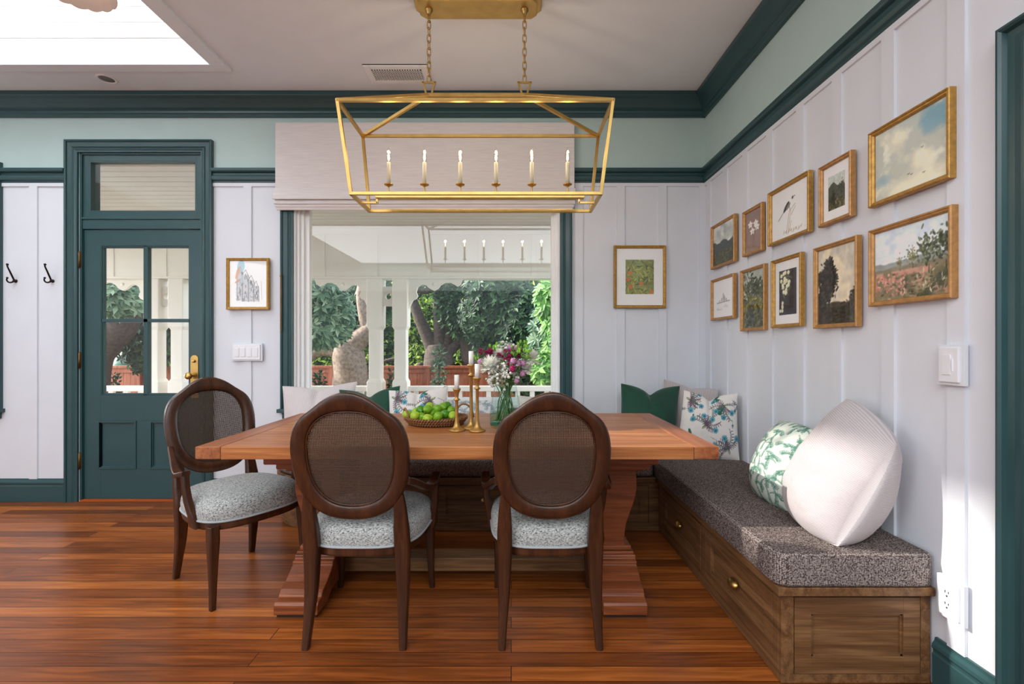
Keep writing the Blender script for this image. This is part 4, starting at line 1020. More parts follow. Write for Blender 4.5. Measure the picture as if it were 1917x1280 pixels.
for i, q in enumerate([('chrysanthemum', 918, 687, 2.40, 'large shaggy white chrysanthemum at the left of the bouquet', 'mum', .046), ('chrysanthemum', 935, 668, 2.45, 'white chrysanthemum in the upper middle of the bouquet', 'mum', .036),
    ('chrysanthemum', 994, 674, 2.46, 'white chrysanthemum turned sideways at the far right of the bouquet', 'daisy', .045), ('chrysanthemum', 985, 692, 2.43, 'white bloom low on the right side of the bouquet', 'daisy', .034),
    ('spray_flower', 908, 664, 2.44, 'magenta spray flowers at the upper left of the bouquet', 'spray', .027), ('spray_flower', 944, 665, 2.40, 'magenta spray flowers in the centre of the bouquet', 'spray', .024),
    ('spray_flower', 953, 677, 2.37, 'small magenta cluster just under the bouquet centre', 'spray', .018), ('spray_flower', 968, 664, 2.45, 'deep red spray right of the bouquet centre', 'spray', .022),
    ('pompon_bloom', 959.5, 690.5, 2.34, 'round dark magenta pompon low in front of the bouquet', 'pomd', .0165), ('pompon_bloom', 960.5, 676, 2.36, 'round pink pompon in the front middle of the bouquet', 'pom', .0160),
    ('pompon_bloom', 956, 650, 2.46, 'pale pink pompon at the very top of the bouquet', 'pom', .0165), ('pompon_bloom', 967, 651, 2.45, 'pale pink pompon at the top right of the bouquet', 'pom', .015),
    ('pompon_bloom', 899, 677, 2.42, 'pale pink pompon at the far left edge of the bouquet', 'pom', .015), ('pompon_bloom', 970, 681, 2.39, 'pink pompon right of the front middle one', 'pom', .016),
    ('pompon_bloom', 979, 680, 2.40, 'pink pompon between the two right white blooms', 'pom', .015), ('pompon_bloom', 978, 700, 2.38, 'pink pompon below the right white bloom', 'pom', .015), ('pompon_bloom', 967, 713, 2.36, 'lowest pink pompon near the vase rim', 'pom', .014),
    ('green_sprig', 925, 652, 2.46, 'green bud sprig at the upper left of the bouquet', 'buds', .026), ('green_sprig', 893, 671, 2.47, 'small green bud sprig sticking out at the far left', 'buds', .018),
    ('green_sprig', 977, 649, 2.47, 'green bud sprig at the upper right of the bouquet', 'buds', .024), ('green_sprig', 964, 657, 2.41, 'green bud sprig just below the top pink pompons', 'buds', .020), ('green_sprig', 983, 664, 2.42, 'green bud sprig beside the far right white flower', 'buds', .024),
    ('babys_breath', 943, 648, 2.48, 'wisp of white babys breath at the top of the bouquet', 'breath', .034), ('babys_breath', 939, 705, 2.36, 'big cloud of white babys breath at the lower front', 'breath', .048), ('babys_breath', 925, 707, 2.39, 'white babys breath at the lower left under the big bloom', 'breath', .036), ('babys_breath', 950, 693, 2.37, 'white babys breath in the lower middle of the bouquet', 'breath', .034)]):
    flower(*q, k=i)

# ------------------------------------------------------------------ framed pictures
def sky_grad(c, top, bot, y0=0.0, y1=1.0):
    t = np.clip((c.Y - y0) / (y1 - y0), 0, 1)[..., None]; c.a = np.array(bot, float) * (1 - t) + np.array(top, float) * t
def dabs(c, x, y, sx, sy, n, r, cols, rd, ang=None):
    for _ in range(n):
        px, py = x + rd.gauss(0, sx), y + rd.gauss(0, sy); k = rd.choice(cols); f = rd.uniform(.75, 1.25); k = tuple(min(255, q * f) for q in k)
        c.leaf(px - r / 2, py, rd.uniform(0, 3.1) if ang is None else ang + rd.gauss(0, .2), r * rd.uniform(.7, 1.4), r * rd.uniform(.3, .6), k, .85)
def land(w, h, seed, sky1, sky2, ground, hills, trees=(), cloud=None, gcol2=None):
    c = Canvas(w, h, sky1); sky_grad(c, sky1, sky2); n = fbm(w, h, 3, 5, seed); n2 = fbm(w, h, 10, 5, seed + 9)
    if cloud: c.mix(np.clip((n - .45) * 5, 0, 1) * .8, cloud)
    for y, amp, col in hills:
        edge = y + amp * (fbm(w, 2, 3, 4, seed + int(y * 100))[0] - .5); c.mix(c.soft(c.Y - edge[None, :], .02), col)
    hz = ground[0]; m = c.soft(c.Y - hz, .02); c.mix(m, ground[1])
    if gcol2 is not None:
        c.mix(m * np.clip((n2 - .48) * 6, 0, 1), gcol2)
    rd = random.Random(seed)
    if gcol2 is not None: dabs(c, .5, hz * .45, .34, hz * .28, 120, .06, [ground[1], gcol2, tuple(q * .7 for q in ground[1])], rd, 0.0)
    for x, y, r, col, dens in trees:
        c.line([(x, y - r), (x, max(.02, y - 1.5 * r))], .014, tuple(q * .7 for q in col))
        dabs(c, x, y, r * .42 / c.asp, r * .45, 110, r * .30, [col, tuple(q * .72 for q in col), tuple(min(255, q * 1.3) for q in col)], rd)
    c.a *= (.9 + .25 * n2)[..., None]; return c
def art1(): return land(70, 80, 1, (150, 160, 158), (188, 190, 182), (.34, (58, 62, 44)), [(.55, .2, (60, 66, 66))], cloud=(206, 206, 200), gcol2=(84, 84, 52))
def art2():
    c = Canvas(50, 80, (134, 112, 104)); c.a *= (.9 + .2 * fbm(50, 80, 4, 4, 2))[..., None]
    for x, y in ((.3, .68), (.62, .66), (.42, .5), (.7, .56)):
        for k in range(5): c.leaf(x, y, k * 1.257 + .3, .09, .055, (226, 220, 214))
        c.disc(x, y, .015, (190, 160, 90))
    c.line([(.45, .12), (.5, .3), (.44, .48)], .012, (96, 84, 76)); c.line([(.5, .3), (.66, .54)], .01, (96, 84, 76)); return c
def art3():
    c = Canvas(110, 90, (230, 226, 218)); c.a *= (.97 + .05 * fbm(110, 90, 3, 3, 3))[..., None]; K = (52, 50, 50)
    c.line([(.20, .40), (.40, .58)], .014, K); c.leaf(.34, .52, .75, .26, .085, K); c.leaf(.42, .55, .72, .17, .07, (120, 118, 116)); c.disc(.585, .74, .028, K); c.line([(.6, .75), (.65, .755)], .012, K); c.line([(.50, .6), (.52, .52)], .01, K)
    for a, b in (((.42, .1), (.50, .5)), ((.46, .1), (.54, .5)), ((.50, .12), (.55, .3)), ((.5, .5), (.66, .60)), ((.55, .42), (.66, .55))): c.line([a, b], .016, (158, 146, 124))
    for k in range(22): c.leaf(.34 + .022 * k, .08 + .02 * math.sin(k), 1.2 + .5 * math.sin(k * 2.1), .07, .014, (150, 140, 116))
    return c
def mat_board(inner, mx, my, col=(236, 236, 240)):
    w, h = int(inner.w / (1 - 2 * mx)), int(inner.h / (1 - 2 * my)); c = Canvas(w, h, col); x0, y0 = (w - inner.w) // 2, (h - inner.h) // 2
    c.a[y0:y0 + inner.h, x0:x0 + inner.w] = inner.a; return c
def art4(): return mat_board(land(50, 64, 4, (176, 184, 180), (190, 190, 170), (.30, (66, 66, 48)), [(.72, .3, (74, 78, 66))], trees=((.3, .3, .2, (48, 50, 38), 1), (.8, .5, .2, (56, 60, 44), 1)), gcol2=(120, 110, 78)), .2, .19)
def art5():
    c = Canvas(46, 40, (226, 226, 224)); c.a *= (.93 + .12 * fbm(46, 40, 4, 4, 5))[..., None]
    c.line([(.05, .32), (.95, .36)], .03, (92, 92, 90))
    for x, h in ((.25, .45), (.4, .55), (.52, .75), (.6, .62), (.72, .5)): c.line([(x, .33), (x, h)], .014, (110, 110, 108)); c.leaf(x, .36, 1.57, h - .38, .14, (150, 150, 148), .7)
    c.mix(np.clip((.3 - c.Y) * 3, 0, 1) * np.clip(fbm(46, 40, 6, 3, 8) * 3 - 1.4, 0, 1), (160, 160, 158)); return mat_board(c, .17, .2)
def art6(): return land(60, 100, 6, (150, 158, 152), (184, 186, 172), (.45, (86, 90, 70)), [(.50, .1, (74, 80, 66))], trees=((.28, .68, .24, (62, 66, 46), .9), (.68, .66, .22, (64, 72, 66), .9), (.9, .6, .2, (70, 74, 60), .8), (.5, .3, .24, (112, 104, 46), .8), (.4, .1, .3, (70, 76, 70), .9)), gcol2=(118, 112, 60))
def art7():
    c = Canvas(52, 84, (60, 56, 62)); c.a *= (.85 + .3 * fbm(52, 84, 4, 4, 7))[..., None]; r = random.Random(3)
    c.mix(c.soft(c.Y - .42, .02) * .5, (44, 42, 46))
    for k in range(26): c.leaf(.3 + r.uniform(-.25, .3), .7 + r.uniform(-.22, .2), r.uniform(0, 6), .14, .04, (88, 96, 60))
    for k in range(20): x, y = .32 + r.uniform(-.2, .28), .7 + r.uniform(-.22, .24); c.disc(x, y, .045, (222, 216, 188)); c.disc(x + .02, y - .015, .02, (190, 186, 150))
    for k in range(5): c.disc(.12 + r.uniform(-.05, .14), .2 + r.uniform(-.12, .14), .04, (200, 196, 172))
    return mat_board(c, .17, .15)
def art8():
    c = land(100, 130, 8, (178, 174, 162), (206, 192, 166), (.22, (62, 56, 44)), [(.28, .06, (70, 64, 52))], cloud=(214, 198, 168), gcol2=(44, 40, 32)); n = fbm(100, 130, 12, 4, 22)
    rd = random.Random(88); K = [(46, 42, 38), (58, 54, 46), (36, 34, 32), (66, 62, 54)]
    c.line([(.30, .05), (.31, .6)], .03, (44, 40, 36)); c.line([(.24, .05), (.2, .5)], .02, (44, 40, 36))
    for x, y, r in ((.30, .66, .12), (.20, .52, .13), (.42, .60, .09), (.26, .38, .12), (.14, .32, .10), (.36, .46, .10), (.12, .62, .06), (.34, .76, .06)): dabs(c, x, y, r * .62, r * .6, 170, .05, K, rd)
    for x, y, r in ((.95, .33, .07), (.92, .22, .08)): dabs(c, x, y, r * .6, r * .7, 90, .04, K, rd)
    return c
def art9():
    w, h = 140, 110; c = Canvas(w, h, (170, 180, 172)); n = fbm(w, h, 2, 5, 31); n2 = fbm(w, h, 5, 5, 32)
    sky_grad(c, (176, 184, 176), (180, 182, 168)); c.mix(np.clip((n + .2 * n2 - .5) * 4, 0, 1), (222, 218, 192)); c.mix(np.clip((n2 - .58) * 5, 0, 1) * .6, (234, 232, 214))
    d = np.hypot((c.X - .84) * 1.0, c.Y - .86) + (n2 - .5) * .3; c.mix(np.clip((.22 - d) * 8, 0, 1), (122, 158, 170)); d = np.hypot(c.X - .12, c.Y - .28) + (n2 - .5) * .3; c.mix(np.clip((.16 - d) * 8, 0, 1) * .8, (136, 166, 174))
    for x, y in ((.68, .5), (.5, .22), (.54, .2), (.7, .16)): c.line([(x - .014, y + .008), (x, y), (x + .014, y + .01)], .008, (70, 74, 70))
    return c
def art10():
    w, h = 140, 110; c = land(w, h, 10, (196, 208, 222), (222, 226, 230), (.40, (120, 110, 82)), [(.56, .14, (136, 142, 140)), (.47, .1, (120, 112, 92))], trees=((.75, .60, .2, (74, 82, 60), .95), (.95, .62, .2, (70, 78, 58), .95), (.55, .55, .1, (104, 104, 72), .9), (.38, .5, .07, (110, 108, 80), .9)), gcol2=(168, 128, 110)); n = fbm(w, h, 10, 4, 41); r = random.Random(5)
    c.mix(c.soft(c.Y - .32, .1) * np.clip((n - .45) * 5, 0, 1) * (c.X > .35), (66, 70, 50))
    for k in range(70): c.disc(r.uniform(.02, .45), r.uniform(.08, .36), r.uniform(.008, .022), random.choice([(196, 124, 112), (206, 150, 134), (176, 104, 96)]))
    for k in range(60): x, y = r.uniform(.4, .98), r.uniform(.04, .32); c.leaf(x, y, r.uniform(0, 3), .06, .014, r.choice([(206, 198, 172), (96, 100, 64), (54, 58, 44), (150, 148, 116)]))
    return c
def art11():
    c = Canvas(100, 120, (236, 230, 228)); r = random.Random(2); K = (78, 78, 80)
    for x0, x1, y0, y1 in ((.20, .36, .14, .78), (.34, .52, .12, .70), (.5, .66, .12, .58), (.64, .78, .12, .46)):
        m = c.soft(np.maximum(np.abs(c.X - (x0 + x1) / 2) - (x1 - x0) / 2, np.abs(c.Y - (y0 + y1) / 2) - (y1 - y0) / 2), .02); c.mix(m * .8, (160, 162, 166))
        c.line([(x0, y0), (x0, y1), ((x0 + x1) / 2, y1 + .1), (x1, y1 - .06), (x1, y0)], .01, K)
        for k in range(10): x, y = r.uniform(x0 + .02, x1 - .02), r.uniform(y0, y1 - .04); c.line([(x, y), (x, y + .05)], .014, K)
    for k in range(50): x, y = r.uniform(.18, .8), r.uniform(.1, .5); c.line([(x, y), (x + r.uniform(-.06, .06), y + r.uniform(-.01, .04))], .006, (96, 94, 94))
    c.leaf(.28, .74, 1.4, .26, .17, (140, 176, 192), .9); c.leaf(.16, .6, 1.2, .3, .07, (196, 138, 96), .8); c.leaf(.14, .52, .5, .2, .05, (180, 120, 84), .8); c.leaf(.3, .5, 1.3, .2, .07, (160, 184, 196), .7); c.line([(.86, .16), (.84, .56)], .01, (130, 128, 128)); return c
def art12():
    c = Canvas(76, 96, (126, 132, 84)); r = random.Random(12); c.a *= (.8 + .4 * fbm(76, 96, 6, 4, 12))[..., None]
    for k in range(130): c.leaf(r.uniform(-.05, 1), r.uniform(-.05, 1), r.uniform(0, 6.3), r.uniform(.08, .2), r.uniform(.015, .035), r.choice([(84, 104, 60), (150, 156, 84), (178, 174, 90), (70, 90, 66), (120, 142, 110)]))
    for x, y in ((.15, .62), (.1, .42), (.18, .22), (.92, .06), (.55, .3)):
        for k in range(5): c.leaf(x, y, k * 1.26, .075, .04, (190, 112, 80))
    return mat_board(c, .2, .2, (222, 224, 234))
def frame_right(name, lab, px, cv, mat, wid=.019):
    """px: left x, right x, then TL, BL, TR, BR heights of the outer front edge"""
    xl, xr, tl, bl, tr_, br = px; XF = RW - .010 - .026
    ya, yb = F * XF / (xl - PX), F * XF / (xr - PX)
    z1 = (wz(tl, ya) + wz(tr_, yb)) / 2; z0 = (wz(bl, ya) + wz(br, yb)) / 2
    build_frame(name, lab, Vector((RW - .0105, ya, z0)), Vector((0, -1, 0)), Vector((-1, 0, 0)), ya - yb, z1 - z0, cv, mat, wid)
def build_frame(name, lab, O, u, n, w, h, cv, mat, wid, dep=.026):
    Z = Vector((0, 0, 1)); t = thing(name, lab, 'picture', O + u * w / 2)
    P = lambda a, z, d: O + u * a + Z * z + n * d
    prof = [(0, .0), (0, dep - .004), (.003, dep), (wid * .35, dep), (wid * .5, dep - .004), (wid * .75, dep - .005), (wid, dep - .011), (wid, .004)]
    mb = MB(); loops = []
    for o, d in prof: loops.append([mb.v(P(o, o, d)), mb.v(P(w - o, o, d)), mb.v(P(w - o, h - o, d)), mb.v(P(o, h - o, d))])
    for i in range(len(loops)):
        A, B = loops[i], loops[(i + 1) % len(loops)]
        for j in range(4): mb.face([A[j], A[(j + 1) % 4], B[(j + 1) % 4], B[j]])
    # beading along the outer edge
    if mat is M_GOLDF:
        st = .007
        for k in range(int(w / st)):
            for z in (.0035, h - .0035): mb.obox(P((k + .5) * st, z, dep), u, Z, n, st * .32, .0022, .0014)
        for k in range(int(h / st)):
            for a in (.0035, w - .0035): mb.obox(P(a, (k + .5) * st, dep), u, Z, n, .0022, st * .32, .0014)
    obj('frame', mb, mat, t)
    cv.a = cv.a * 1.14 + 8
    canvas_mesh('artwork', cv, P(wid - .002, wid - .002, .010), u * (w - 2 * wid + .004), Z * (h - 2 * wid + .004), M_ART, t)
    mb = MB(); mb.face([mb.v(P(wid - .001, wid - .001, .0135)), mb.v(P(w - wid + .001, wid - .001, .0135)), mb.v(P(w - wid + .001, h - wid + .001, .0135)), mb.v(P(wid - .001, h - wid + .001, .0135))]); obj('picture_glass', mb, M_PICG, t)
for lab, px, cv, mat in (
    ('small dark landscape painting with grey sky in a gilt frame, upper row', (1329.8, 1373.4, 424.6, 503.3, 400, 490.7), art1(), M_GOLDW),
    ('gilt framed painting of white blossoms on a brown ground', (1388.9, 1424.6, 397.9, 480.3, 377.7, 469), art2(), M_GOLDW),
    ('gilt framed drawing of a long-tailed bird on a stump', (1437, 1512.6, 362.2, 460.6, 318.4, 434.5), art3(), M_GOLDF),
    ('white matted hillside picture in a gilt frame, right end of small upper row', (1530.9, 1591.3, 315, 426.9, 279.8, 403.5), art4(), M_GOLDW),
    ('small white matted grey sketch of sailing ships in a gilt frame', (1329.8, 1372, 524.4, 599.8, 511, 596), art5(), M_GOLDW),
    ('gilt framed painting of trees reflected in a pond', (1384.7, 1429.6, 507, 619.4, 492.7, 618), art6(), M_GOLDW),
    ('white matted picture of cream blossoms on dark ground in a gilt frame', (1443, 1497.7, 487.9, 613.8, 471.9, 611), art7(), M_GOLDF),
    ('gilt framed painting of a big dark tree against a pale sky', (1521.3, 1602.5, 464, 614, 441, 612.4), art8(), M_GOLDW),
    ('large gilt framed painting of pale clouds and blue sky', (1625, 1776, 251.4, 389, 160.8, 334), art9(), M_GOLDF),
    ('large gilt framed landscape painting with pink flowers and a treed hill', (1624.4, 1779.7, 431.9, 573, 382.6, 558.8), art10(), M_GOLDW)):
    frame_right('framed_picture', lab, px, cv, mat)
for lab, (xa, xb, yt, yb), cv, wid in (('small gilt framed watercolour of an ornate town house beside the door', (423, 502.5, 482.5, 579), art11(), .020),
                                      ('gilt framed white matted green foliage print right of the window', (1149.7, 1247.4, 459, 576.3), art12(), .022)):
    Y = WALL - .036
    build_frame('framed_picture', lab, Vector((wx(xa, Y), WALL - .0115, wz(yb, Y))), Vector((1, 0, 0)), Vector((0, -1, 0)), wx(xb, Y) - wx(xa, Y), wz(yt, Y) - wz(yb, Y), cv, M_GOLDF, wid)

# ------------------------------------------------------------------ cushions
def floral(seed):
    c = Canvas(220, 220, (226, 222, 218)); r = random.Random(seed); T1, T2, PL, GR = (96, 158, 176), (46, 110, 132), (104, 76, 96), (52, 104, 88)
    def branch(x, y, a, L, fl=True):
        pts = [(x + L * t * math.cos(a + .5 * t), y + L * t * math.sin(a + .5 * t)) for t in np.linspace(0, 1, 8)]; c.line(pts, .006, (90, 96, 100))
        for i in range(1, 8):
            for s in (-1, 1): c.leaf(pts[i][0], pts[i][1], a + .5 * i / 8 + s * .9, .050, .013, r.choice([PL, GR, PL, (120, 96, 116)]))
        if fl: head(*pts[-1])
    heads = []
    def head(x, y): heads.append((x, y))
    def draw_head(x, y):
        for k in range(18): c.leaf(x, y, k * .349, .052, .009, T1)
        c.disc(x, y, .034, T1, .02); c.disc(x, y - .006, .017, T2, .014)
    def sprig(x, y, a):
        pts = [(x + .16 * t * math.cos(a), y + .16 * t * math.sin(a)) for t in np.linspace(0, 1, 6)]; c.line(pts, .004, (110, 108, 110))
        for p in pts[1:]:
            for s in (-1, 1): c.leaf(p[0], p[1], a + s * .8, .03, .013, (84, 92, 92))
    for k in range(4):
        x, y, a0 = ((.42, .46, .7), (.82, .14, 1.9), (.12, .86, -.4), (.75, .8, 3.6))[k]
        c.leaf(x - .07 * math.cos(a0), y - .07 * math.sin(a0), a0, .26, .05, GR); c.leaf(x - .06 * math.cos(a0), y - .07 * math.sin(a0), a0, .18, .03, (190, 170, 130))
        for j in range(7): branch(x + .02 * math.cos(a0 + j), y + .02 * math.sin(a0 + j), a0 - 1.6 + j * .53, r.uniform(.15, .27), j % 2 == 0)
    for k in range(9): sprig(r.random(), r.random(), r.uniform(0, 6.3))
    for x, y, a in ((.66, .64, 1.2), (.2, .3, 2.0), (.55, .95, -.3)):
        c.leaf(x, y, a, .13, .045, GR); c.leaf(x, y, a + .7, .13, .045, GR)
    for x, y in ((.9, .5), (.2, .62), (.62, .2), (.95, .72)): c.line([(x - .1, y + .1), (x, y + .06), (x, y)], .005, (90, 96, 100)); c.leaf(x, y + .01, -1.57, .06, .035, (190, 176, 160)); c.disc(x, y, .016, T2)
    for h in heads: draw_head(*h)
    return c
def fern(seed, bg, fg, n=110):
    c = Canvas(260, 260, bg); r = random.Random(seed)
    for k in range(n):
        x, y = (k % 10) * .115 + r.uniform(-.04, .04) - .05, (k // 10) * .105 + r.uniform(-.05, .03) - .05; a = 1.57 + r.choice([-1, 1]) * r.uniform(.3, .7); cv_ = r.choice([-1, 1]) * .9; L = .19
        pts = [(x + L * t * math.cos(a + cv_ * t), y + L * t * math.sin(a + cv_ * t)) for t in np.linspace(0, 1, 15)]; c.line(pts, .004, fg)
        for i in range(1, 15):
            d = a + cv_ * i / 14 * 1.6
            for s in (-1, 1): c.leaf(pts[i][0], pts[i][1], d + s * 1.0, .040 * (1.05 - i / 15), .0085, fg)
    return c
FLO1, FLO2 = floral(4), floral(11)
FERN = fern(3, (206, 212, 202), (78, 122, 108)); FERN2 = fern(8, (214, 218, 220), (134, 152, 162))
SZ = .452
pillow('throw_cushion', 'large plump pinkish white corduroy cushion leaning on the right wall', (1.235, 2.03, SZ - .01), (1.150, 1.655, SZ), (1.330, 1.610, .835), (1.39, 1.95, .965), .30, M_CORDH, None, 80, 0.0, -.055, seed=5, sag=.25, wr=.007, rnd_=.18, full=.55)
pillow('throw_cushion', 'green and white fern print cushion behind the large corduroy one', (1.19, 2.33, SZ), (1.185, 2.02, SZ), (1.330, 2.045, .80), (1.345, 2.36, .80), .21, M_PRINT, FERN, 130, 0, -.03, seed=6, sag=.2, rnd_=.12)
pillow('throw_cushion', 'white floral print cushion with blue thistles in the bench corner', (1.055, 3.03, SZ), (1.425, 2.93, SZ), (1.435, 2.98, .872), (1.150, 3.13, .878), .15, M_PRINT, FLO1, 120, .065, .035, seed=7)
pillow('throw_cushion', 'dark green velvet cushion on the right half of the window bench', (.735, 3.20, .45), (1.12, 3.21, .45), (1.205, 3.36, .888), (.785, 3.36, .905), .15, M_VELVET, None, 72, .085, .03, seed=8)
pillow('throw_cushion', 'beige corduroy cushion tucked in the corner behind the floral one', (1.09, 3.40, SZ), (1.40, 3.20, SZ), (1.435, 3.26, .87), (1.13, 3.48, .925), .11, M_CORD2, None, 48, .03, .03, seed=9)
pillow('throw_cushion', 'pinkish white corduroy cushion at the left end of the window bench', (-1.56, 3.22, .45), (-1.10, 3.22, .45), (-1.115, 3.40, .915), (-1.655, 3.40, .882), .16, M_CORD, None, 60, .06, .03, seed=10)
pillow('throw_cushion', 'dark green velvet cushion on the left half of the window bench', (-1.13, 3.12, .45), (-.76, 3.12, .45), (-.775, 3.28, .895), (-1.20, 3.28, .868), .14, M_VELVET, None, 60, .075, .03, seed=11)
pillow('throw_cushion', 'white floral print cushion in the middle of the window bench', (-.79, 3.02, .45), (-.42, 3.02, .45), (-.425, 3.17, .905), (-.825, 3.17, .872), .14, M_PRINT, FLO2, 110, .045, .03, seed=12)
pillow('throw_cushion', 'grey fern print cushion on the window bench behind the candlesticks', (-.43, 3.08, .45), (-.03, 3.08, .45), (-.02, 3.24, .80), (-.44, 3.24, .80), .13, M_PRINT, FERN2, 100, .0, .02, seed=13)
pillow('throw_cushion', 'pale plain cushion on the window bench right of the vase', (.03, 3.12, .45), (.40, 3.12, .45), (.39, 3.24, .83), (.04, 3.24, .83), .13, M_PALE, None, 40, .0, .05, seed=14)
# ------------------------------------------------------------------ porch and garden
M_DECK = plain('grey_deck_paint', rgb(150, 146, 140), 0.6, var=.05)
PD = 5.6; PZ = -.12
mb = MB(); mb.box(-7.5, 4.0, WALL + .16, PD + .2, PZ - .12, PZ); struct('porch_floor', mb, M_DECK)
mb = MB(); mb.box(-7.5, 4.0, WALL + .16, PD + .4, 2.60, 2.75)
for y in np.arange(WALL + .18, PD - .1, .12): mb.box(-7.5, 4.0, y, y + .108, 2.594, 2.601)
struct('porch_ceiling', mb, M_PORCH)
ZB1 = wz(523, PD)
bmx = thing('porch_beam', 'long white porch beam above the scalloped brackets', 'beam', (-1.5, PD, ZB1))
mb = MB(); mb.box(-7.5, 4.0, PD - .07, PD + .07, ZB1 + .02, 2.6); obj('beam_body', mb, M_PORCH, bmx)
mb = MB(); mb.box(-7.5, 4.0, PD - .085, PD + .085, ZB1, ZB1 + .022); mb.box(-7.5, 4.0, PD - .085, PD - .06, 2.48, 2.594); mb.box(-7.5, 4.0, PD - .10, PD - .06, 2.55, 2.594)
for x in np.arange(-7.2, 4, .62): mb.box(x, x + .05, PD - .078, PD - .06, ZB1 + .02, 2.5)
obj('moulding', mb, M_PORCH, bmx, bevel=.002)
RZ = wz(727, PD)
def post(x, lab):
    mb = MB(); h0 = .090; h1 = .070
    prof = [(PZ, h0), (RZ - .02, h0), (RZ + .08, h0 - .001), (RZ + .12, h1), (1.36, h1), (1.40, h0), (ZB1, h0)]
    mb.rings([[(x - a, PD - a, z), (x + a, PD - a, z), (x + a, PD + a, z), (x - a, PD + a, z)] for z, a in prof])
    o = one('porch_post', mb, M_PORCH, lab, 'post', (x, PD, PZ), bevel=.008)
P1 = [wx(704.5, PD), wx(751.5, PD)]; P2 = [wx(293, PD), wx(338, PD)]
post(P1[0], 'white porch post, left of the pair seen through the window'); post(P1[1], 'white porch post, right of the pair seen through the window')
post(P2[0], 'white porch post, left of the pair seen through the door glass'); post(P2[1], 'white porch post, right of the pair seen through the door glass')
for (a, b), lab in ((P1, 'white square spacer block with a round hole between the window-side porch posts'), (P2, 'white square spacer block with a round hole between the door-side porch posts')):
    mb = MB(); x0, x1 = a + .088, b - .088; xc = (x0 + x1) / 2; zc = wz(555, PD); hw = (x1 - x0) / 2; hz = .115; ring = []
    n = 32; R1 = []; R2 = []
    for k in range(n):
        t = 2 * PI * k / n; c, s = math.cos(t), math.sin(t); m = max(abs(c) / hw, abs(s) / hz); R1.append((xc + c / m, zc + s / m)); R2.append((xc + .036 * c, zc + .036 * s))
    V = [[mb.v((p[0], y, p[1])) for p in R] for R in (R1, R2) for y in (PD - .03, PD + .03)]
    for A, B in ((V[0], V[2]), (V[2], V[3]), (V[3], V[1]), (V[1], V[0])):
        for k in range(n): mb.face([A[k], A[(k + 1) % n], B[(k + 1) % n], B[k]])
    one('spacer_block', mb, M_PORCH, lab, 'porch trim', (xc, PD, zc))
def bracket(x, s, lab):
    """scalloped bracket: x at the post face, s = direction, pixel-free dimensions"""
    o = [(0, 0), (.62, 0), (.60, -.055), (.565, -.072)] + [(.565 - .07 - .07 * math.cos(t), -.072 + .035 * math.sin(t)) for t in np.linspace(PI, 0, 8)][::1][1:]
    o = [(0, 0), (.64, 0), (.62, -.06), (.58, -.085), (.54, -.06), (.50, -.04), (.44, -.04), (.38, -.07), (.35, -.11), (.30, -.135), (.25, -.11), (.21, -.075), (.16, -.06), (.11, -.09), (.09, -.15), (.11, -.20), (.09, -.23), (.05, -.25), (.02, -.31), (0, -.36)]
    mb = MB(); pts = [(x + s * a, ZB1 + b) for a, b in o]; mb.prism(pts, lambda p, t: (p[0], t, p[1]), PD - .02, PD + .02)
    mb.sm = True; c = (x + s * .30, ZB1 - .06); mb.lathe([(0, 0), (.022, 0), (.022, .002), (0, .003)], (c[0], PD - .0205, c[1]), 14, 'Y')
    one('porch_bracket', mb, M_PORCH, lab, 'bracket', (x, PD, ZB1 - .36))
bracket(P1[0] - .089, -1, 'white scalloped porch bracket left of the window-side posts'); bracket(P1[1] + .089, 1, 'white scalloped porch bracket right of the window-side posts')
bracket(P2[0] - .089, -1, 'white scalloped porch bracket left of the door-side posts')
def railing(x0, x1, lab):
    t = thing('porch_railing', lab, 'railing', ((x0 + x1) / 2, PD, PZ))
    mb = MB(); mb.box(x0, x1, PD - .05, PD + .05, RZ - .03, RZ + .03); obj('top_rail', mb, M_PORCH, t, bevel=.006)
    mb = MB(); mb.box(x0, x1, PD - .03, PD + .03, RZ - .17, RZ - .14); mb.box(x0, x1, PD - .03, PD + .03, PZ + .08, PZ + .12); obj('lower_rail', mb, M_PORCH, t, bevel=.004)
    n = max(2, int((x1 - x0) / .17))
    for k in range(n):
        x = x0 + (k + .5) * (x1 - x0) / n; mb = MB(); mb.box(x - .028, x + .028, PD - .02, PD + .02, RZ - .14, RZ - .03); mb.box(x - .028, x + .028, PD - .02, PD + .02, PZ + .12, RZ - .17); obj('baluster', mb, M_PORCH, t)
railing(P1[1] + .089, 1.2, 'white porch railing with square balusters seen right of the window posts'); railing(P2[1] + .089, P1[0] - .089, 'white porch railing between the two pairs of posts'); railing(-5.9, P2[0] - .089, 'white porch railing seen through the door glass, left of the posts')
GZ = -.75
mb = MB(); mb.box(-16, 9, PD + .2, 19, GZ - .1, GZ); struct('garden_ground', mb, M_LAWN)
FY = 9.3
fn = thing('garden_fence', 'low reddish cedar board fence across the garden', 'fence', (-3, FY, GZ))
ft = wz(686, FY); mb = MB(); x = -10.5; r = random.Random(1)
while x < 3.5: w_ = .135; mb.box(x, x + w_ - .006, FY, FY + .02, GZ, ft - .03 + r.uniform(-.004, .004)); x += w_
obj('boards', mb, M_FENCE, fn)
mb = MB(); mb.box(-10.5, 3.5, FY - .07, FY + .07, ft - .03, ft + .015); mb.box(-10.5, 3.5, FY - .03, FY, ft - .12, ft - .03); obj('top_rail', mb, M_FENCE, fn)
for x in np.arange(-9.3, 3.4, 1.9): mb = MB(); mb.box(x, x + .1, FY - .06, FY, GZ, ft - .03); obj('post', mb, M_FENCE, fn)
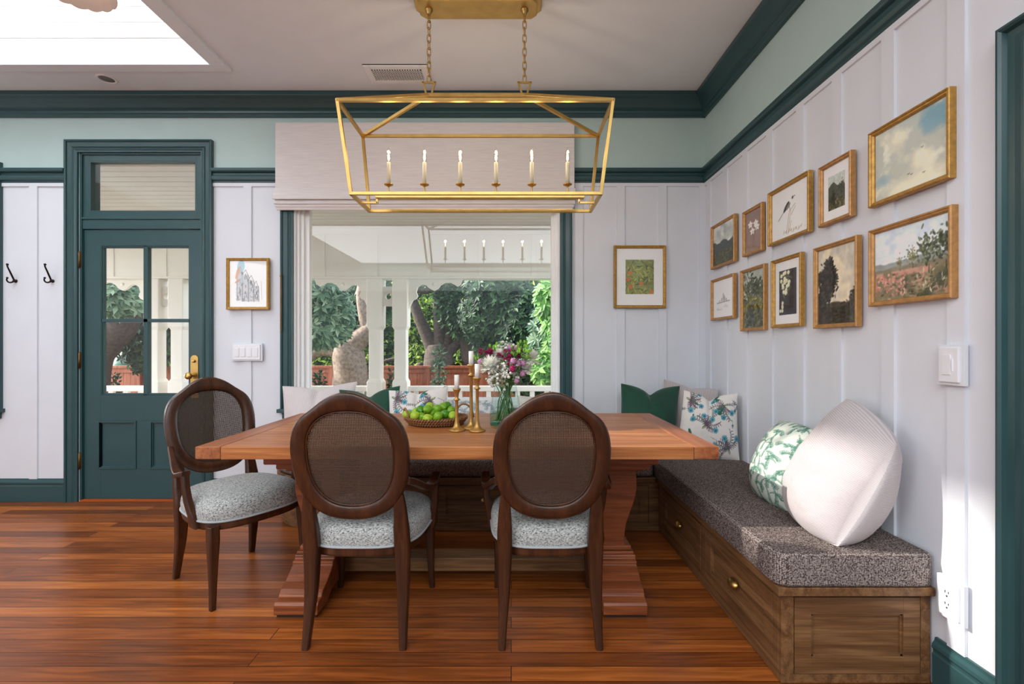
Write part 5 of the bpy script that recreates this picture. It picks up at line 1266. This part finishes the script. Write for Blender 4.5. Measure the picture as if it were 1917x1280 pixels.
def leaves(mb, c, rad, n, L, W, rnd, droop=.3, shell=.45):
    c = Vector(c)
    for _ in range(n):
        d = Vector((rnd.gauss(0, 1), rnd.gauss(0, 1), rnd.gauss(0, 1))).normalized(); q = shell + (1 - shell) * rnd.random() ** .5
        p = c + Vector((d.x * rad[0], d.y * rad[1], d.z * rad[2])) * q
        a = (d * .7 + Vector((rnd.uniform(-1, 1), rnd.uniform(-1, 1), rnd.uniform(-1, 1) - droop))).normalized(); u = a.cross(Vector((rnd.uniform(-1, 1), rnd.uniform(-1, 1), rnd.uniform(.2, 1)))).normalized()
        s = rnd.uniform(.7, 1.2); l, w = L * s, W * s; nn = a.cross(u) * w * .25
        mb.face([mb.v(p), mb.v(p + a * l * .45 + u * w + nn), mb.v(p + a * l), mb.v(p + a * l * .45 - u * w + nn)])
def clusters(mb, c, rad, n, k, L, W, rnd):     # rosettes of long leaves
    c = Vector(c)
    for _ in range(n):
        d = Vector((rnd.gauss(0, 1), rnd.gauss(0, 1), rnd.gauss(0, 1))).normalized(); q = .4 + .6 * rnd.random() ** .5; p = c + Vector((d.x * rad[0], d.y * rad[1], d.z * rad[2])) * q
        ax = (d + Vector((0, -.6, .5))).normalized(); e = ax.orthogonal().normalized(); f = ax.cross(e); ph = rnd.random() * 6
        for j in range(k):
            t = ph + 2 * PI * j / k; o = (e * math.cos(t) + f * math.sin(t)); a = (o + ax * rnd.uniform(-.1, .5)).normalized(); u = a.cross(ax).normalized(); s = rnd.uniform(.7, 1.15); l, w = L * s, W * s
            mb.face([mb.v(p), mb.v(p + a * l * .5 + u * w), mb.v(p + a * l - ax * l * .15), mb.v(p + a * l * .5 - u * w)])
def limb(mb, pts, rad, seg=10, n=5):
    pts = catmull(pts, n); mb.sm = True; mb.tube(pts, lerp_list(rad, len(pts)), seg)
def tree(name, lab, base, limbs, bark, fol, cat='tree'):
    t = thing(name, lab, cat, base); mb = MB()
    for pts, rad in limbs: limb(mb, pts, rad)
    if limbs: obj('trunk', mb, bark, t)
    for mode, mat, items, seed in fol:
        rnd = random.Random(seed); mb = MB()
        for it in items:
            if mode == 'c': clusters(mb, *it, rnd)
            else: leaves(mb, *it, rnd)
        obj('foliage', mb, mat, t, norm=False)
    return t
Y1 = 7.9
A = lambda px, py, Y=Y1: at(px, py, Y)
g = A(657, 760); g.z = GZ
tree('gnarled_tree', 'gnarled grey tree left of the porch posts with long blue-green leaves', g,
     [([g, A(656, 730), A(656, 700), A(652, 665), A(648, 640)], [.34, .30, .28, .27, .2]), ([A(650, 672), A(668, 640), A(688, 622), A(704, 600), A(712, 560)], [.18, .17, .15, .13, .1]), ([A(690, 620), A(682, 590), A(677, 550), A(683, 515), A(690, 480)], [.12, .10, .09, .085, .08]),
      ([A(648, 668), A(625, 655), A(600, 655), A(578, 668), A(560, 700)], [.15, .13, .11, .10, .09]), ([A(650, 650), A(645, 620), A(655, 590)], [.12, .08, .05])], M_BARK,
     [('c', M_LEAFB, [(A(608, 585, 7.1), (.38, .35, .40), 338, 9, .165, .026), (A(585, 550, 7.0), (.40, .3, .34), 234, 9, .165, .026), (A(632, 590, 7.1), (.20, .25, .36), 156, 9, .165, .026), (A(600, 620, 7.0), (.35, .3, .22), 156, 9, .165, .026), (A(560, 600, 7.0), (.4, .3, .4), 156, 9, .165, .026)], 1),
      ('c', M_LEAFD, [(A(600, 570, 8.9), (.8, .4, .6), 336, 8, .15, .03), (A(690, 560, 8.6), (.5, .3, .9), 192, 8, .15, .03)], 2)])
Y2 = 10.2; Bp = lambda px, py, Y=Y2: at(px, py, Y); g = Bp(822, 730); g.z = GZ
tree('multi_stem_tree', 'dark multi-stemmed tree rising behind the fence right of the posts', g,
     [([g, Bp(822, 690), Bp(820, 665), Bp(818, 645)], [.36, .34, .30, .22]), ([Bp(816, 665), Bp(800, 630), Bp(785, 595), Bp(772, 560)], [.17, .14, .12, .1]), ([Bp(822, 660), Bp(824, 610), Bp(822, 560), Bp(832, 500), Bp(840, 440)], [.17, .14, .13, .12, .1]), ([Bp(828, 660), Bp(842, 620), Bp(838, 570), Bp(850, 500)], [.13, .11, .10, .09]),
      ([Bp(828, 685), Bp(838, 660), Bp(858, 642), Bp(876, 628)], [.17, .14, .10, .07]), ([Bp(884, 700), Bp(872, 630), Bp(850, 575), Bp(846, 530), Bp(860, 480)], [.2, .17, .15, .13, .12]), ([Bp(790, 680), Bp(770, 690), Bp(740, 672), Bp(700, 684)], [.05, .05, .04, .03]), ([Bp(835, 530), Bp(790, 545), Bp(765, 520)], [.09, .07, .05])], M_BARKD,
     [('l', M_LEAFD, [(Bp(900, 560, 9.9), (1.0, .5, .9), 3200, .14, .034), (Bp(820, 500, 9.9), (1.0, .5, .3), 1200, .14, .034)], 5)])
tree('broadleaf_tree', 'dense dark-leaved tree hanging over the right half of the window view', at(960, 700, 8.0), [], M_BARKD,
     [('c', M_LEAFD, [(at(930, 560, 8.4), (.6, .4, .75), 456, 8, .15, .03), (at(985, 620, 8.2), (.55, .4, .8), 456, 8, .15, .03), (at(900, 590, 8.8), (.4, .4, .5), 216, 8, .15, .03), (at(1000, 700, 7.9), (.5, .4, .35), 216, 8, .15, .03), (at(915, 640, 8.8), (.3, .3, .35), 144, 8, .15, .03)], 6)])
tree('leafy_shrub', 'bright green large-leaved shrub at the right edge of the window', at(1040, 700, 6.9), [], M_BARKD,
     [('c', M_LEAFG, [(at(1030, 560, 6.9), (.22, .25, .32), 110, 8, .15, .03), (at(1022, 690, 6.9), (.20, .25, .26), 86, 8, .15, .03), (at(1045, 620, 6.9), (.2, .25, .5), 96, 8, .15, .03)], 7), ('c', M_LEAFB, [(at(1030, 640, 7.4), (.35, .25, .7), 264, 8, .15, .03)], 8)])
Y3 = 8.2; D_ = lambda px, py, Y=Y3: at(px, py, Y); g = D_(150, 760); g.z = GZ
tree('leaning_tree', 'dark leaning tree trunk seen through the door glass', g,
     [([g, D_(165, 690), D_(192, 645), D_(222, 615), D_(240, 580), D_(252, 530), D_(250, 470)], [.34, .32, .28, .26, .22, .18, .14]), ([D_(215, 620), D_(200, 590), D_(185, 540)], [.14, .1, .08])], M_BARKD,
     [('c', M_LEAFB, [(D_(222, 555, 7.4), (.30, .3, .30), 120, 9, .17, .03), (D_(200, 540, 7.4), (.3, .3, .4), 120, 9, .17, .03)], 11), ('c', M_LEAFD, [(D_(200, 570, 9), (.7, .4, .7), 336, 8, .15, .03), (D_(262, 620, 9), (.5, .4, .8), 264, 8, .15, .03), (D_(335, 610, 9), (.4, .4, .8), 216, 8, .15, .03)], 12), ('c', M_LEAFY, [(D_(262, 540, 8), (.2, .3, .3), 62, 8, .15, .03), (D_(190, 525, 7.6), (.3, .2, .1), 43, 8, .15, .03)], 13)])
for i, (px, h, lab) in enumerate(((822, .62, 'small conical shrub in front of the fence right of the posts'), (598, .42, 'small dark shrub before the fence at the left edge of the window'), (681, .55, 'thin upright shrub before the fence beside the gnarled trunk'), (737, .40, 'small shrub before the fence between the porch posts'), (212, .35, 'low shrub before the fence seen through the door glass'))):
    q = at(px, 700, 8.7); top = wz({0: 655, 1: 703, 2: 680, 3: 700, 4: 708}[i], 8.7); hh = top - GZ; rnd = random.Random(30 + i)
    tree('conical_shrub', lab, (q.x, q.y, GZ), [([Vector((q.x, q.y, GZ)), Vector((q.x, q.y, GZ + hh * .5)), Vector((q.x, q.y, top))], [.02, .015, .006])], M_BARKD,
         [('l', M_LEAFD if i else M_LEAFB, [((q.x, q.y, GZ + hh * f), (.26 * (1.05 - f) + .05, .2 * (1.05 - f) + .05, hh * .14), 110, .09, .022) for f in (.25, .45, .62, .78, .92)], 40 + i)])
# sunlit growth behind the fence and a dark added hedge at the back
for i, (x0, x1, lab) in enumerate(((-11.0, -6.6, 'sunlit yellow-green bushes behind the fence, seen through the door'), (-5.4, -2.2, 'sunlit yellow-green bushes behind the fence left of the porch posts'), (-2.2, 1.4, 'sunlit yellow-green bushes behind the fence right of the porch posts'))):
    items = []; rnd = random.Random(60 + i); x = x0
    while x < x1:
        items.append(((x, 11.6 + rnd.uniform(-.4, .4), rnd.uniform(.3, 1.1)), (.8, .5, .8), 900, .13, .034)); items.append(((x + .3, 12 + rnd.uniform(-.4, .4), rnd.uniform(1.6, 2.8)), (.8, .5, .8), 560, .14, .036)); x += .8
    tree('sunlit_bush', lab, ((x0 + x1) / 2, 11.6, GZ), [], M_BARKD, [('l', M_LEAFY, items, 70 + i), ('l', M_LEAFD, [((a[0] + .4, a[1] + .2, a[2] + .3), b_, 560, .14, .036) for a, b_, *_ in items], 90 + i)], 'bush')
mb = MB(); mb.sm = True; nx, nz = 90, 30; hn = fbm(nx, nz, 8, 4, 77)
G = [[mb.v((-15 + 22 * i / (nx - 1), 15.5 - 1.5 * hn[j, i], GZ + 5.6 * j / (nz - 1))) for i in range(nx)] for j in range(nz)]
for j in range(nz - 1):
    for i in range(nx - 1): mb.face([G[j][i], G[j][i + 1], G[j + 1][i + 1], G[j + 1][i]])
one('garden_backdrop', mb, M_BACKDROP, 'tall dark hedge added to fill gaps behind the garden', 'backdrop', (-4, 13.5, GZ))  # dark sheet added so the gaps between leaves stay dark
sl = thing('playground_slide', 'green plastic tube slide behind the fence, seen through the door', 'slide', at(262, 700, 9.8))
mb = MB(); mb.sm = True; S_ = lambda px, py: at(px, py, 9.9)
pts = catmull([S_(222, 692), S_(240, 682), S_(262, 668), S_(285, 650), S_(310, 630)], 6); mb.tube(pts, lerp_list([.20, .27, .27, .26, .26], len(pts)), 20); obj('tube', mb, M_SLIDE, sl)
mb = MB(); mb.sm = True; mb.tube([S_(258, 671), S_(261, 668.5)], .295, 20); obj('joint_ring', mb, M_SLIDE, sl)
mb = MB(); q = S_(270, 665); mb.tube([(q.x, q.y, GZ), (q.x, q.y, q.z - .2)], .06, 10); obj('support_leg', mb, M_SLIDE, sl)

# ------------------------------------------------------------------ camera
cam = bpy.data.cameras.new('camera'); co = bpy.data.objects.new('camera', cam); link(co)
co.location = (0, 0, CZ); co.rotation_euler = (PI / 2, 0, 0)
cam.sensor_fit = 'HORIZONTAL'; cam.sensor_width = 36; cam.lens = 36 * F / 1917
cam.shift_x = 1.5 / 1917; cam.shift_y = 8 / 1917; cam.clip_start = .02; cam.clip_end = 100
bpy.context.scene.camera = co

# ------------------------------------------------------------------ light
def area(name, loc, look, sx, sy, e, col=(1, 1, 1)):
    l = bpy.data.lights.new(name, 'AREA'); l.shape = 'RECTANGLE'; l.size = sx; l.size_y = sy; l.energy = e; l.color = col
    o = bpy.data.objects.new(name, l); link(o); o.location = loc
    o.rotation_euler = (Vector(look) - Vector(loc)).to_track_quat('-Z', 'Y').to_euler(); return o
area('lantern_light', (-3.3, 1.9, ST - .06), (-3.3, 1.9, 0), 2.4, 2.1, E_LANT, (.91, .955, 1))
area('rear_top_fill', (-1.0, -1.55, CEIL - .03), (-1.0, -1.55, 0), 4.6, 3.2, E_TOP, (.91, .955, 1))  # added main fill behind the camera, no fitting there
area('rear_fill', (-1.6, YF + .1, 1.5), (-1.2, 3, 1.3), 5.6, 2.6, E_REAR, (.91, .955, 1))  # added weak fill, the wall behind has no window
area('left_fill', (XL + .1, -1.95, 1.6), (1.2, 1.6, 1.1), 2.3, 2.4, E_LEFT, (.91, .955, 1))  # added fill from the left, kept out of the glass reflections
for i, p in enumerate(BULBS):
    l = bpy.data.lights.new('candle_bulb_light', 'POINT'); l.energy = 1.2; l.color = (1, .8, .55); l.shadow_soft_size = .012
    o = bpy.data.objects.new('candle_bulb_light', l); link(o); o.location = (p[0], p[1], p[2] + .03)
sun = bpy.data.lights.new('sun', 'SUN'); sun.energy = E_SUN; sun.angle = math.radians(1.2); sun.color = (1, .95, .86)
so = bpy.data.objects.new('sun', sun); link(so); so.rotation_euler = Vector((1, -.12, -.6)).to_track_quat('-Z', 'Y').to_euler()
w = bpy.data.worlds.new('sky'); bpy.context.scene.world = w; w.use_nodes = True; nt = w.node_tree
sk = nt.nodes.new('ShaderNodeTexSky'); sk.sky_type = 'NISHITA'; sk.sun_disc = False; sk.sun_elevation = math.radians(38); sk.sun_rotation = math.radians(-80)
hs = nt.nodes.new('ShaderNodeHueSaturation'); hs.inputs['Saturation'].default_value = .45; nt.links.new(sk.outputs[0], hs.inputs['Color']); nt.links.new(hs.outputs[0], nt.nodes['Background'].inputs[0]); nt.nodes['Background'].inputs[1].default_value = E_SKY
sc = bpy.context.scene
sc.view_settings.view_transform = 'Filmic' if FILMIC else 'Standard'; sc.view_settings.exposure = EXPO
sc.view_settings.look = LOOK
cy = sc.cycles
cy.use_denoising = True; cy.max_bounces = 8; cy.diffuse_bounces = 4; cy.glossy_bounces = 4; cy.transparent_max_bounces = 24; cy.transmission_bounces = 6
cy.caustics_reflective = False; cy.caustics_refractive = False; cy.sample_clamp_indirect = 4.0
